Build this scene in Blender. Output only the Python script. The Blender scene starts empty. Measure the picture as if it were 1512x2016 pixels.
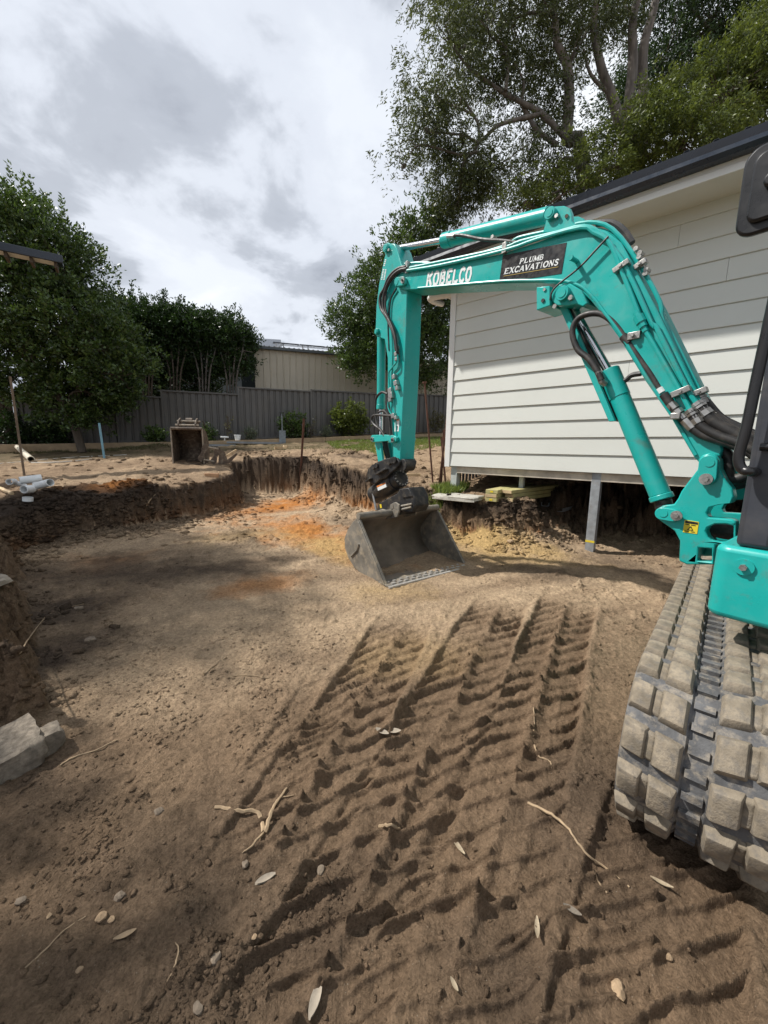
import bpy, bmesh, math, random
import numpy as np
from mathutils import Vector, Matrix
from mathutils.geometry import tessellate_polygon

random.seed(7)
rng = np.random.default_rng(11)
R = math.radians
scene = bpy.context.scene
C = scene.collection

# ------------------------------------------------------------------ camera
F, PITCH, ROLL, H = 765.0, R(9.4), R(0.8), 1.35
cam_d = bpy.data.cameras.new('camera')
cam = bpy.data.objects.new('camera', cam_d)
C.objects.link(cam)
fw = Vector((0, math.cos(PITCH), -math.sin(PITCH)))
up0 = Vector((0, math.sin(PITCH), math.cos(PITCH)))
rt0 = Vector((1, 0, 0))
cr, sr = math.cos(ROLL), math.sin(ROLL)
rt, up = rt0 * cr + up0 * sr, up0 * cr - rt0 * sr
M = Matrix.Identity(4)
for i in range(3):
    M[i][0], M[i][1], M[i][2] = rt[i], up[i], -fw[i]
M[2][3] = H
cam.matrix_world = M
cam_d.sensor_fit = 'VERTICAL'
cam_d.sensor_height = 36.0
cam_d.lens = F / 2016.0 * 36.0
cam_d.clip_start = 0.05
cam_d.clip_end = 2000
scene.camera = cam

# ------------------------------------------------------------------ sky, sun, exposure
SUN_AZ, SUN_EL = R(171.0), R(50.0)          # direction the light comes from (angle from +X), height
world = bpy.data.worlds.new('World')
scene.world = world
world.use_nodes = True
wn, wl = world.node_tree.nodes, world.node_tree.links
wn.clear()
w_out = wn.new('ShaderNodeOutputWorld')
w_bg = wn.new('ShaderNodeBackground')
w_bg.inputs['Strength'].default_value = 0.11
sky = wn.new('ShaderNodeTexSky')
sky.sky_type = 'NISHITA'
sky.sun_disc = False
sky.sun_elevation = SUN_EL
sky.sun_rotation = R(90) - SUN_AZ
sky.air_density = 1.0
sky.dust_density = 2.5
tc = wn.new('ShaderNodeTexCoord')
sep = wn.new('ShaderNodeSeparateXYZ')
wl.new(tc.outputs['Generated'], sep.inputs[0])
def wmath(op, a, b=None, c=None):
    n = wn.new('ShaderNodeMath'); n.operation = op
    for i, v in enumerate((a, b, c)):
        if v is None: continue
        if isinstance(v, (int, float)): n.inputs[i].default_value = v
        else: wl.new(v, n.inputs[i])
    return n.outputs[0]
zc = wmath('ADD', wmath('MAXIMUM', sep.outputs['Z'], 0.0), 0.22)
comb = wn.new('ShaderNodeCombineXYZ')
wl.new(wmath('DIVIDE', sep.outputs['X'], zc), comb.inputs[0])
wl.new(wmath('DIVIDE', sep.outputs['Y'], zc), comb.inputs[1])
comb.inputs[2].default_value = 3.7
def wnoise(scale, detail, rough, dist, off):
    mp = wn.new('ShaderNodeMapping'); mp.inputs['Location'].default_value = off
    wl.new(comb.outputs[0], mp.inputs[0])
    n = wn.new('ShaderNodeTexNoise'); n.inputs['Scale'].default_value = scale
    n.inputs['Detail'].default_value = detail; n.inputs['Roughness'].default_value = rough
    n.inputs['Distortion'].default_value = dist
    wl.new(mp.outputs[0], n.inputs['Vector'])
    return n.outputs['Fac']
def wramp(fac, stops):
    r = wn.new('ShaderNodeValToRGB'); e = r.color_ramp.elements
    while len(e) < len(stops): e.new(0.5)
    for el, (p, c) in zip(e, stops):
        el.position = p; el.color = (c[0], c[1], c[2], 1)
    r.color_ramp.interpolation = 'EASE'
    wl.new(fac, r.inputs[0])
    return r.outputs[0]
def wmix(fac, a, b, mode='MIX'):
    n = wn.new('ShaderNodeMix'); n.data_type = 'RGBA'; n.blend_type = mode
    if isinstance(fac, (int, float)): n.inputs[0].default_value = fac
    else: wl.new(fac, n.inputs[0])
    wl.new(a, n.inputs[6]); wl.new(b, n.inputs[7])
    return n.outputs[2]
big = wnoise(1.05, 7, 0.52, 0.25, (4.72, -8.96, 0.0))
fine = wnoise(2.6, 9, 0.56, 0.3, (0.2, 5.1, 2.0))
cl = wmath('ADD', wmath('MULTIPLY', big, 0.66), wmath('MULTIPLY', fine, 0.34))
cloud = wramp(cl, [(0.30, (8.2, 8.4, 8.7)), (0.43, (6.7, 7.05, 7.6)), (0.495, (6.0, 6.35, 7.0)), (0.545, (4.1, 4.4, 4.95)), (0.65, (2.3, 2.5, 2.95))])
cover = wramp(wnoise(0.7, 4, 0.5, 0.2, (4.0, 2.0, 1.0)), [(0.30, (0.86,) * 3), (0.6, (0.97,) * 3)])
sky_soft = wmix(0.35, sky.outputs[0], cloud)
wl.new(wmix(cover, sky_soft, cloud), w_bg.inputs['Color'])
wl.new(w_bg.outputs[0], w_out.inputs[0])

sun_d = bpy.data.lights.new('sun', 'SUN')
sun_d.energy = 4.6
sun_d.angle = R(1.2)
sun_d.color = (1.0, 0.965, 0.905)
sun = bpy.data.objects.new('sun', sun_d)
C.objects.link(sun)
sdir = Vector((math.cos(SUN_EL) * math.cos(SUN_AZ), math.cos(SUN_EL) * math.sin(SUN_AZ), math.sin(SUN_EL)))
sun.rotation_euler = sdir.to_track_quat('Z', 'Y').to_euler()
sun.location = sdir * 40
vs = scene.view_settings
vs.view_transform = 'Standard'
vs.look = 'None'
vs.exposure = 0.32
vs.gamma = 1.0
vs.use_curve_mapping = False
scene.render.engine = 'CYCLES'
scene.cycles.max_bounces = 8
scene.cycles.transparent_max_bounces = 8

# ------------------------------------------------------------------ pixel rays (photograph pixels, 1512 x 2016)
def ray(x, y):
    X, Y = (x - 756) / F, -(y - 1008) / F
    X, Y = cr * X - sr * Y, sr * X + cr * Y
    return np.array([X, math.cos(PITCH) + Y * math.sin(PITCH), -math.sin(PITCH) + Y * math.cos(PITCH)])
O = np.array([0, 0, H])
def gz(x, y, z=0.0):
    d = ray(x, y); return O + d * (z - H) / d[2]
def pl(x, y, p0, n):
    d = ray(x, y); return O + d * ((p0 - O) @ n) / (d @ n)
def at(x, y, Y):
    d = ray(x, y); return O + d * Y / d[1]
def fz(y): return np.clip(0.05 * (y - 1.2), 0, 0.25)
def gf(x, y):
    z = 0.0
    for _ in range(30):
        p = gz(x, y, z); z = float(fz(p[1]))
    return p

# ------------------------------------------------------------------ materials
MATS = {}
class NT:
    def __init__(s, name):
        s.m = bpy.data.materials.new(name); s.m.use_nodes = True
        s.n, s.l = s.m.node_tree.nodes, s.m.node_tree.links
        s.b = s.n['Principled BSDF']; s.out = s.n['Material Output']
        s.tc = s.n.new('ShaderNodeTexCoord'); s.obj = s.tc.outputs['Object']
    def noise(s, scale, detail=4, rough=0.55, dist=0.0, vec=None, out='Fac'):
        n = s.n.new('ShaderNodeTexNoise'); n.inputs['Scale'].default_value = scale
        n.inputs['Detail'].default_value = detail; n.inputs['Roughness'].default_value = rough
        n.inputs['Distortion'].default_value = dist
        s.l.new(vec or s.obj, n.inputs['Vector']); return n.outputs[out]
    def vor(s, scale, vec=None, feature='F1'):
        n = s.n.new('ShaderNodeTexVoronoi'); n.inputs['Scale'].default_value = scale; n.feature = feature
        s.l.new(vec or s.obj, n.inputs['Vector']); return n.outputs['Distance']
    def scaled(s, v):
        m = s.n.new('ShaderNodeMapping'); m.inputs['Scale'].default_value = v
        s.l.new(s.obj, m.inputs[0]); return m.outputs[0]
    def ramp(s, fac, stops):
        r = s.n.new('ShaderNodeValToRGB'); e = r.color_ramp.elements
        while len(e) < len(stops): e.new(0.5)
        for el, (p, c) in zip(e, stops):
            if isinstance(c, (int, float)): c = (c, c, c)
            el.position = p; el.color = (c[0], c[1], c[2], 1)
        s.l.new(fac, r.inputs[0]); return r.outputs[0]
    def mix(s, fac, a, b, mode='MIX'):
        n = s.n.new('ShaderNodeMix'); n.data_type = 'RGBA'; n.blend_type = mode
        for v, i in ((fac, 0), (a, 6), (b, 7)):
            if isinstance(v, (int, float)): n.inputs[i].default_value = v if i == 0 else (v, v, v, 1)
            elif isinstance(v, tuple): n.inputs[i].default_value = (*v, 1)
            else: s.l.new(v, n.inputs[i])
        return n.outputs[2]
    def math(s, op, a, b=0.0):
        n = s.n.new('ShaderNodeMath'); n.operation = op
        for i, v in enumerate((a, b)):
            if isinstance(v, (int, float)): n.inputs[i].default_value = v
            else: s.l.new(v, n.inputs[i])
        return n.outputs[0]
    def color(s, v):
        if isinstance(v, tuple): s.b.inputs['Base Color'].default_value = (*v, 1)
        else: s.l.new(v, s.b.inputs['Base Color'])
    def set(s, k, v):
        if isinstance(v, (int, float)): s.b.inputs[k].default_value = v
        else: s.l.new(v, s.b.inputs[k])
    def bump(s, hgt, strength=0.3, dist=0.01):
        n = s.n.new('ShaderNodeBump'); n.inputs['Strength'].default_value = strength
        n.inputs['Distance'].default_value = dist
        s.l.new(hgt, n.inputs['Height']); s.l.new(n.outputs[0], s.b.inputs['Normal'])

def mat_simple(name, col, rough=0.6, metal=0.0, var=0.12, scale=6.0, bump=0.0, dirt=None, dirt_amt=0.35):
    t = NT(name)
    a = tuple(c * (1 - var) for c in col); b = tuple(min(1, c * (1 + var)) for c in col)
    c = t.ramp(t.noise(scale, 5), [(0.3, a), (0.7, b)])
    if dirt:
        c = t.mix(t.math('MULTIPLY', t.ramp(t.noise(scale * 1.7, 7, 0.65), [(0.48, 0.0), (0.72, 1.0)]), dirt_amt), c, dirt)
    t.color(c); t.set('Metallic', metal)
    t.set('Roughness', t.ramp(t.noise(scale * 3, 4), [(0.3, max(0.05, rough - 0.1)), (0.7, min(1, rough + 0.1))]))
    if bump: t.bump(t.noise(scale * 9, 5), bump, 0.004)
    MATS[name] = t.m
    return t.m

def mat_paint(name, col, dirt=(0.15, 0.11, 0.075), amt=0.4, grime=0.55):
    t = NT(name)
    base = t.ramp(t.noise(2.2, 4), [(0.3, tuple(c * 0.9 for c in col)), (0.7, tuple(min(1, c * 1.07) for c in col))])
    d1 = t.ramp(t.noise(5.5, 8, 0.68), [(0.57, 0.0), (0.68, 1.0)])
    sc = t.ramp(t.noise(30, 6, 0.7, 0.6, t.scaled((1.0, 1.0, 0.35))), [(0.66, 0.0), (0.70, 1.0)])
    c = t.mix(t.math('MULTIPLY', d1, amt), base, dirt)
    c = t.mix(t.math('MULTIPLY', sc, grime), c, (0.03, 0.035, 0.035))
    dust = t.ramp(t.noise(14, 6, 0.6), [(0.5, 0.0), (0.8, 0.07)])
    c = t.mix(dust, c, (0.42, 0.36, 0.28))
    t.color(c)
    t.set('Roughness', t.ramp(t.noise(7, 6), [(0.3, 0.24), (0.75, 0.46)]))
    t.bump(t.noise(60, 3), 0.06, 0.002)
    MATS[name] = t.m
    return t.m

mat_paint('turquoise', (0.012, 0.365, 0.335))
mat_paint('turquoise_worn', (0.012, 0.365, 0.335), amt=0.7, grime=0.8)
mat_simple('black_rubber', (0.018, 0.017, 0.017), 0.55, 0, 0.3, 12, 0.1, (0.16, 0.13, 0.10), 0.3)
mat_simple('black_steel', (0.022, 0.022, 0.023), 0.5, 0.2, 0.3, 9, 0.1, (0.17, 0.14, 0.10), 0.55)
mat_simple('cab_grey', (0.038, 0.042, 0.052), 0.45, 0, 0.2, 5, 0.05, (0.15, 0.13, 0.11), 0.25)
mat_simple('chrome', (0.62, 0.62, 0.63), 0.18, 1.0, 0.05, 20)
mat_simple('zinc', (0.40, 0.39, 0.37), 0.38, 0.85, 0.2, 30)
mat_simple('decal_white', (0.72, 0.74, 0.74), 0.45, 0, 0.06, 30, 0, (0.25, 0.42, 0.4), 0.35)
mat_simple('decal_black', (0.014, 0.014, 0.016), 0.3, 0, 0.2, 9, 0, (0.16, 0.13, 0.11), 0.25)
mat_simple('decal_gold', (0.42, 0.30, 0.07), 0.4)
mat_simple('decal_yellow', (0.72, 0.55, 0.03), 0.45, 0, 0.06, 20, 0, (0.3, 0.25, 0.1), 0.3)
mat_simple('decal_orange', (0.65, 0.2, 0.04), 0.5)
mat_simple('bucket_steel', (0.17, 0.155, 0.13), 0.62, 0.15, 0.35, 7, 0.25, (0.40, 0.33, 0.235), 0.8)
mat_simple('bucket_inside', (0.20, 0.16, 0.12), 0.75, 0.0, 0.3, 6, 0.35, (0.26, 0.2, 0.14), 0.6)
mat_simple('bright_steel', (0.5, 0.48, 0.45), 0.4, 0.5, 0.25, 25, 0.1, (0.25, 0.2, 0.15), 0.5)
mat_simple('bucket_brown', (0.085, 0.06, 0.043), 0.7, 0.1, 0.4, 9, 0.3, (0.30, 0.25, 0.18), 0.7)
mat_simple('track_rubber', (0.09, 0.09, 0.092), 0.8, 0, 0.4, 16, 0.4, (0.33, 0.28, 0.215), 0.85)
mat_simple('track_lug', (0.215, 0.178, 0.13), 0.9, 0, 0.4, 17, 0.6, (0.10, 0.095, 0.09), 0.75)
mat_simple('glass_dark', (0.02, 0.025, 0.028), 0.06)
mat_simple('house_white', (0.62, 0.63, 0.59), 0.55, 0, 0.02, 1.5, 0.03, (0.55, 0.54, 0.47), 0.10)
mat_simple('trim_white', (0.70, 0.70, 0.68), 0.5, 0, 0.03, 3)
mat_simple('soffit_white', (0.66, 0.65, 0.59), 0.6, 0, 0.03, 3)
mat_simple('roof_navy', (0.022, 0.03, 0.045), 0.3, 0, 0.12, 4)
mat_simple('galv', (0.34, 0.36, 0.38), 0.5, 0.4, 0.25, 14, 0, (0.24, 0.2, 0.15), 0.4)
mat_simple('post_pale', (0.46, 0.49, 0.47), 0.6, 0, 0.15, 8, 0, (0.3, 0.25, 0.18), 0.4)
mat_simple('bearer_timber', (0.52, 0.46, 0.38), 0.75, 0, 0.25, 8, 0.1)
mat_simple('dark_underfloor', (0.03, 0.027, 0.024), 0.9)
mat_simple('pvc_white', (0.76, 0.78, 0.78), 0.35, 0, 0.05, 8, 0, (0.3, 0.25, 0.2), 0.25)
mat_simple('pvc_cream', (0.66, 0.60, 0.48), 0.4, 0, 0.06, 8, 0, (0.3, 0.22, 0.15), 0.35)
mat_simple('fence_grey', (0.094, 0.092, 0.088), 0.5, 0, 0.09, 1.2, 0, (0.15, 0.135, 0.11), 0.35)
mat_simple('fence_timber', (0.085, 0.065, 0.048), 0.85, 0, 0.3, 5, 0.3)
mat_simple('sleeper_timber', (0.33, 0.24, 0.145), 0.8, 0, 0.2, 5, 0.2, (0.14, 0.10, 0.07), 0.4)
mat_simple('new_timber', (0.42, 0.38, 0.17), 0.7, 0, 0.15, 6, 0.15, (0.28, 0.22, 0.12), 0.4)
mat_simple('scrap_timber', (0.52, 0.38, 0.22), 0.75, 0, 0.2, 9, 0.2, (0.25, 0.18, 0.11), 0.5)
mat_simple('stake_timber', (0.16, 0.12, 0.085), 0.85, 0, 0.3, 9, 0.3)
mat_simple('shed_beige', (0.50, 0.455, 0.365), 0.5, 0, 0.05, 0.8, 0, (0.33, 0.29, 0.22), 0.25)
mat_simple('shed_roof', (0.42, 0.43, 0.44), 0.4, 0.3, 0.08, 2)
mat_simple('solar_black', (0.012, 0.014, 0.02), 0.15)
mat_simple('neighbour_grey', (0.09, 0.105, 0.115), 0.6)
mat_simple('rust', (0.10, 0.045, 0.03), 0.85, 0.2, 0.4, 18, 0.25, (0.2, 0.09, 0.04), 0.5)
mat_simple('blue_paint', (0.17, 0.36, 0.46), 0.55, 0, 0.12, 8, 0, (0.3, 0.25, 0.2), 0.3)
mat_simple('brick_clay', (0.42, 0.25, 0.14), 0.85, 0, 0.2, 20, 0.3)
mat_simple('concrete', (0.21, 0.175, 0.135), 0.95, 0, 0.4, 34, 1.0, (0.10, 0.078, 0.058), 0.9)
mat_simple('pale_concrete', (0.42, 0.40, 0.35), 0.9, 0, 0.2, 14, 0.6, (0.2, 0.17, 0.12), 0.5)
mat_simple('tan_stone', (0.36, 0.25, 0.15), 0.95, 0, 0.35, 70, 0.7, (0.16, 0.115, 0.08), 0.6)
mat_simple('stone', (0.20, 0.155, 0.112), 0.95, 0, 0.4, 60, 0.6, (0.12, 0.09, 0.065), 0.6)
mat_simple('bark_chip', (0.31, 0.26, 0.20), 0.85, 0, 0.3, 25, 0.3)
mat_simple('dead_leaf', (0.34, 0.27, 0.18), 0.75, 0, 0.35, 60, 0, (0.15, 0.11, 0.07), 0.6)
mat_simple('root', (0.30, 0.215, 0.13), 0.85, 0, 0.35, 25, 0.3)
mat_simple('spade_steel', (0.20, 0.23, 0.25), 0.45, 0.5, 0.2, 12)
mat_simple('grey_plank', (0.22, 0.235, 0.25), 0.6, 0, 0.2, 6)
mat_simple('rope', (0.55, 0.52, 0.46), 0.8)
mat_simple('plastic_black', (0.014, 0.014, 0.015), 0.33)

def mat_bark(name, a, b, sc=6):
    t = NT(name)
    v = t.scaled((1, 1, 0.25))
    t.color(t.ramp(t.noise(sc, 7, 0.65, 0.4, v), [(0.3, a), (0.68, b)]))
    t.set('Roughness', 0.85); t.bump(t.noise(sc * 3, 6, 0.6, 0.5, v), 0.5, 0.02)
    MATS[name] = t.m
mat_bark('bark_gum', (0.06, 0.052, 0.045), (0.19, 0.17, 0.15))
mat_bark('bark_dark', (0.045, 0.035, 0.028), (0.12, 0.095, 0.07))

def mat_leaf(name, dark, lite, trans=0.35, gloss=0.32):
    t = NT(name)
    geo = t.n.new('ShaderNodeNewGeometry')
    f = t.math('ADD', t.math('MULTIPLY', geo.outputs['Random Per Island'], 0.55), t.math('MULTIPLY', t.noise(0.9, 3), 0.6))
    c = t.ramp(f, [(0.22, dark), (0.62, tuple((a + b) / 2 for a, b in zip(dark, lite))), (0.92, lite)])
    t.color(c); t.set('Roughness', 0.42); t.set('Specular IOR Level', gloss)
    tr = t.n.new('ShaderNodeBsdfTranslucent')
    t.l.new(t.mix(0.5, c, (lite[0] * 1.3, lite[1] * 1.3, lite[2] * 0.6)), tr.inputs[0])
    ms = t.n.new('ShaderNodeMixShader'); ms.inputs[0].default_value = trans
    t.l.new(t.b.outputs[0], ms.inputs[1]); t.l.new(tr.outputs[0], ms.inputs[2])
    t.l.new(ms.outputs[0], t.out.inputs[0])
    MATS[name] = t.m
mat_leaf('leaf_dark', (0.006, 0.014, 0.006), (0.046, 0.09, 0.024), 0.2)
mat_leaf('leaf_camellia', (0.007, 0.019, 0.006), (0.105, 0.17, 0.04), 0.24, 0.5)
mat_leaf('leaf_gum', (0.014, 0.024, 0.009), (0.115, 0.14, 0.05), 0.28)
mat_leaf('leaf_bright', (0.018, 0.036, 0.008), (0.17, 0.21, 0.05), 0.33)
mat_leaf('leaf_grey', (0.07, 0.09, 0.06), (0.19, 0.22, 0.15), 0.2)
mat_leaf('grass_green', (0.06, 0.10, 0.02), (0.24, 0.30, 0.075), 0.3)
mat_leaf('grass_dry', (0.06, 0.065, 0.03), (0.20, 0.18, 0.09), 0.3)

# ------------------------------------------------------------------ object helpers
def tag(o, label=None, cat=None, group=None, kind=None):
    if label: o['label'] = label
    if cat: o['category'] = cat
    if group: o['group'] = group
    if kind: o['kind'] = kind
    return o
def empty(name, loc=(0, 0, 0), rz=0.0, label=None, cat=None, group=None):
    o = bpy.data.objects.new(name, None); C.objects.link(o)
    o.location = loc; o.rotation_euler = (0, 0, rz); o.empty_display_size = 0.2
    return tag(o, label, cat, group)
def link(name, me, mat, parent=None, smooth=None, bevel=0.0, seg=2):
    o = bpy.data.objects.new(name, me); C.objects.link(o)
    if mat: me.materials.append(MATS[mat])
    if parent: o.parent = parent
    if smooth is not None:
        me.polygons.foreach_set('use_smooth', [True] * len(me.polygons))
        me.set_sharp_from_angle(angle=R(smooth))
    if bevel:
        b = o.modifiers.new('bevel', 'BEVEL'); b.width = bevel; b.segments = seg
        b.limit_method = 'ANGLE'; b.angle_limit = R(35)
    return o
class MB:
    def __init__(s): s.v, s.f = [], []
    def add(s, vs_, fs_):
        n = len(s.v); s.v += [tuple(p) for p in vs_]; s.f += [tuple(i + n for i in f) for f in fs_]; return s
    def box(s, lo, hi, m=None):
        x0, y0, z0 = lo; x1, y1, z1 = hi
        p = [Vector(q) for q in ((x0, y0, z0), (x1, y0, z0), (x1, y1, z0), (x0, y1, z0), (x0, y0, z1), (x1, y0, z1), (x1, y1, z1), (x0, y1, z1))]
        if m is not None: p = [m @ q for q in p]
        return s.add(p, [(0, 3, 2, 1), (4, 5, 6, 7), (0, 1, 5, 4), (1, 2, 6, 5), (2, 3, 7, 6), (3, 0, 4, 7)])
    def prism(s, outer, a, b, axis=1, holes=()):
        """outer: 2-D polygon; extruded from a to b along axis (1 = y with polygon in xz, 2 = z with polygon in xy)"""
        loops = [list(outer)] + [list(h) for h in holes]
        flat = [p for l_ in loops for p in l_]
        def P(p, t): return (p[0], t, p[1]) if axis == 1 else ((p[0], p[1], t) if axis == 2 else (t, p[0], p[1]))
        tri = tessellate_polygon([[Vector((p[0], p[1], 0)) for p in l_] for l_ in loops])
        n = len(flat); vs_ = [P(p, a) for p in flat] + [P(p, b) for p in flat]
        if not holes: fs_ = [tuple(range(n)), tuple(range(2 * n - 1, n - 1, -1))]
        else: fs_ = [tuple(t) for t in tri] + [tuple(i + n for i in reversed(t)) for t in tri]
        k = 0
        for l_ in loops:
            m_ = len(l_)
            for i in range(m_):
                j = (i + 1) % m_
                fs_.append((k + i, k + j, k + j + n, k + i + n))
            k += m_
        return s.add(vs_, fs_)
    def tube(s, pts, r, n=10, cap=True, inner=None):
        pts = [Vector(p) for p in pts]
        rs = r if isinstance(r, (list, tuple)) else [r] * len(pts)
        rings, prev = [], None
        for i, p in enumerate(pts):
            d = (pts[min(i + 1, len(pts) - 1)] - pts[max(i - 1, 0)])
            if d.length < 1e-9: d = Vector((0, 0, 1))
            d.normalize()
            if prev is None:
                u = d.orthogonal().normalized()
            else:
                u = prev - d * prev.dot(d)
                u = u.normalized() if u.length > 1e-6 else d.orthogonal().normalized()
            prev = u; w = d.cross(u)
            rings.append([p + (u * math.cos(2 * math.pi * k / n) + w * math.sin(2 * math.pi * k / n)) * rs[i] for k in range(n)])
        vs_ = [q for ring in rings for q in ring]; fs_ = []
        for i in range(len(rings) - 1):
            for k in range(n):
                a, b = i * n + k, i * n + (k + 1) % n
                fs_.append((a, b, b + n, a + n))
        if cap:
            fs_.append(tuple(range(n - 1, -1, -1))); e = (len(rings) - 1) * n
            fs_.append(tuple(range(e, e + n)))
        return s.add(vs_, fs_)
    def hollow(s, a, b, r, ri, n=18):
        """open pipe from a to b"""
        a, b = Vector(a), Vector(b); d = (b - a).normalized(); u = d.orthogonal().normalized(); w = d.cross(u)
        vs_ = []
        for p, rr in ((a, r), (b, r), (b, ri), (a, ri)):
            vs_ += [p + (u * math.cos(2 * math.pi * k / n) + w * math.sin(2 * math.pi * k / n)) * rr for k in range(n)]
        fs_ = []
        for i in range(4):
            for k in range(n):
                k2 = (k + 1) % n; j = (i + 1) % 4
                fs_.append((i * n + k, i * n + k2, j * n + k2, j * n + k))
        return s.add(vs_, fs_)
    def mesh(s, name):
        me = bpy.data.meshes.new(name); me.from_pydata(s.v, [], s.f); me.update()
        bm = bmesh.new(); bm.from_mesh(me); bmesh.ops.recalc_face_normals(bm, faces=bm.faces); bm.to_mesh(me); bm.free()
        return me
    def build(s, name, mat, parent=None, smooth=40, bevel=0.0, seg=2):
        return link(name, s.mesh(name), mat, parent, smooth, bevel, seg)
def spline(pts, n=8):
    """Catmull-Rom through points"""
    P = [Vector(p) for p in pts]; P = [P[0] * 2 - P[1]] + P + [P[-1] * 2 - P[-2]]
    out = []
    for i in range(1, len(P) - 2):
        for k in range(n):
            t = k / n; a, b, c, d = P[i - 1], P[i], P[i + 1], P[i + 2]
            out.append(0.5 * ((2 * b) + (c - a) * t + (2 * a - 5 * b + 4 * c - d) * t * t + (3 * b - a - 3 * c + d) * t ** 3))
    out.append(P[-2]); return out
def fast_mesh(name, V, Fc, k):
    """numpy mesh with k-sided faces"""
    me = bpy.data.meshes.new(name)
    me.vertices.add(len(V)); me.vertices.foreach_set('co', np.asarray(V, dtype=np.float32).ravel())
    me.loops.add(len(Fc) * k); me.loops.foreach_set('vertex_index', np.asarray(Fc, dtype=np.int32).ravel())
    me.polygons.add(len(Fc))
    me.polygons.foreach_set('loop_start', np.arange(0, len(Fc) * k, k, dtype=np.int32))
    me.update(calc_edges=True)
    return me

# ------------------------------------------------------------------ terrain
def _h(ix, iy, s):
    h = (ix.astype(np.int64) * 374761393 + iy.astype(np.int64) * 668265263 + s * 974711) & 0xffffffff
    h = ((h ^ (h >> 13)) * 1274126177) & 0xffffffff
    h = h ^ (h >> 16)
    return (h & 0xffff) / 65535.0
def vn(x, y, s=0):
    ix, iy = np.floor(x), np.floor(y); fx, fy = x - ix, y - iy
    ux, uy = fx * fx * fx * (fx * (fx * 6 - 15) + 10), fy * fy * fy * (fy * (fy * 6 - 15) + 10)
    a, b = _h(ix, iy, s), _h(ix + 1, iy, s); c, d = _h(ix, iy + 1, s), _h(ix + 1, iy + 1, s)
    return (a + (b - a) * ux) * (1 - uy) + (c + (d - c) * ux) * uy
def fbm(x, y, sc, o=4, s=0, g=0.5):
    t, a, n = 0.0, 1.0, 0.0
    ca, sa = math.cos(0.6), math.sin(0.6)
    for i in range(o):
        t = t + a * (vn(x * sc, y * sc, s + i * 17) - 0.5); n += a
        x, y = ca * x - sa * y, sa * x + ca * y
        sc *= 2.03; a *= g
    return t / n * 2
def sst(a, b, x):
    t = np.clip((x - a) / (b - a), 0, 1); return t * t * (3 - 2 * t)

pit = [(-3.4, -5.0), (-2.5, 0.8), tuple(gf(96, 1425)[:2]), tuple(gf(60, 1200)[:2]), tuple(gf(28, 1100)[:2]), tuple(gf(100, 1077)[:2]),
       tuple(gf(200, 1060)[:2]), tuple(gf(300, 1042)[:2]), tuple(gf(400, 1017)[:2]), tuple(gf(482, 996)[:2]), tuple(gf(476, 974)[:2]),
       tuple(gf(590, 978)[:2]), tuple(gf(640, 996)[:2]), tuple(gf(700, 1010)[:2]), tuple(gf(770, 1032)[:2]), tuple(gf(850, 1052)[:2]),
       tuple(gf(920, 1066)[:2]), tuple(gf(1000, 1074)[:2]), tuple(gf(1070, 1078)[:2]), (2.45, 5.0), (3.6, 4.9), (5.5, 4.2), (9.0, 1.5), (9.0, -5.0)]
PIT = np.array(pit)
def pit_sdf(x, y):
    """negative inside the pit; also arclength parameter of the nearest edge"""
    d = np.full(x.shape, 1e9); arc = np.zeros(x.shape); seg = np.zeros(x.shape, dtype=int); inside = np.zeros(x.shape, dtype=bool); acc = 0.0
    n = len(PIT)
    for i in range(n):
        a, b = PIT[i], PIT[(i + 1) % n]; e = b - a; L = math.hypot(*e)
        t = np.clip(((x - a[0]) * e[0] + (y - a[1]) * e[1]) / (L * L), 0, 1)
        q = np.hypot(x - a[0] - t * e[0], y - a[1] - t * e[1])
        m = q < d; d = np.where(m, q, d); arc = np.where(m, acc + t * L, arc); seg = np.where(m, i, seg)
        c = ((a[1] > y) != (b[1] > y)) & (x < e[0] * (y - a[1]) / (e[1] + 1e-12) + a[0])
        inside ^= c; acc += L
    return np.where(inside, -d, d), arc, seg

bands = []
def band(px, py, vpx, a0, a1, hw=0.2, amp=1.0, bend=0.0):
    p = gf(px, py); ang = math.atan2(1.0, (vpx - 756) / F)
    bands.append((p[0], p[1], ang, a0, a1, hw, amp, bend))
band(858, 1450, 1140, -1.3, 1.75)
band(1036, 1450, 1215, -1.4, 1.9)
band(672, 1450, 1000, -0.75, 1.35, amp=0.9)
band(1300, 1800, 1384, -0.7, 0.62)
band(560, 1500, 900, -0.3, 0.8, hw=0.14, amp=0.5)
band(1150, 1830, 1330, -0.5, 0.5, hw=0.2, amp=0.6)

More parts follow.
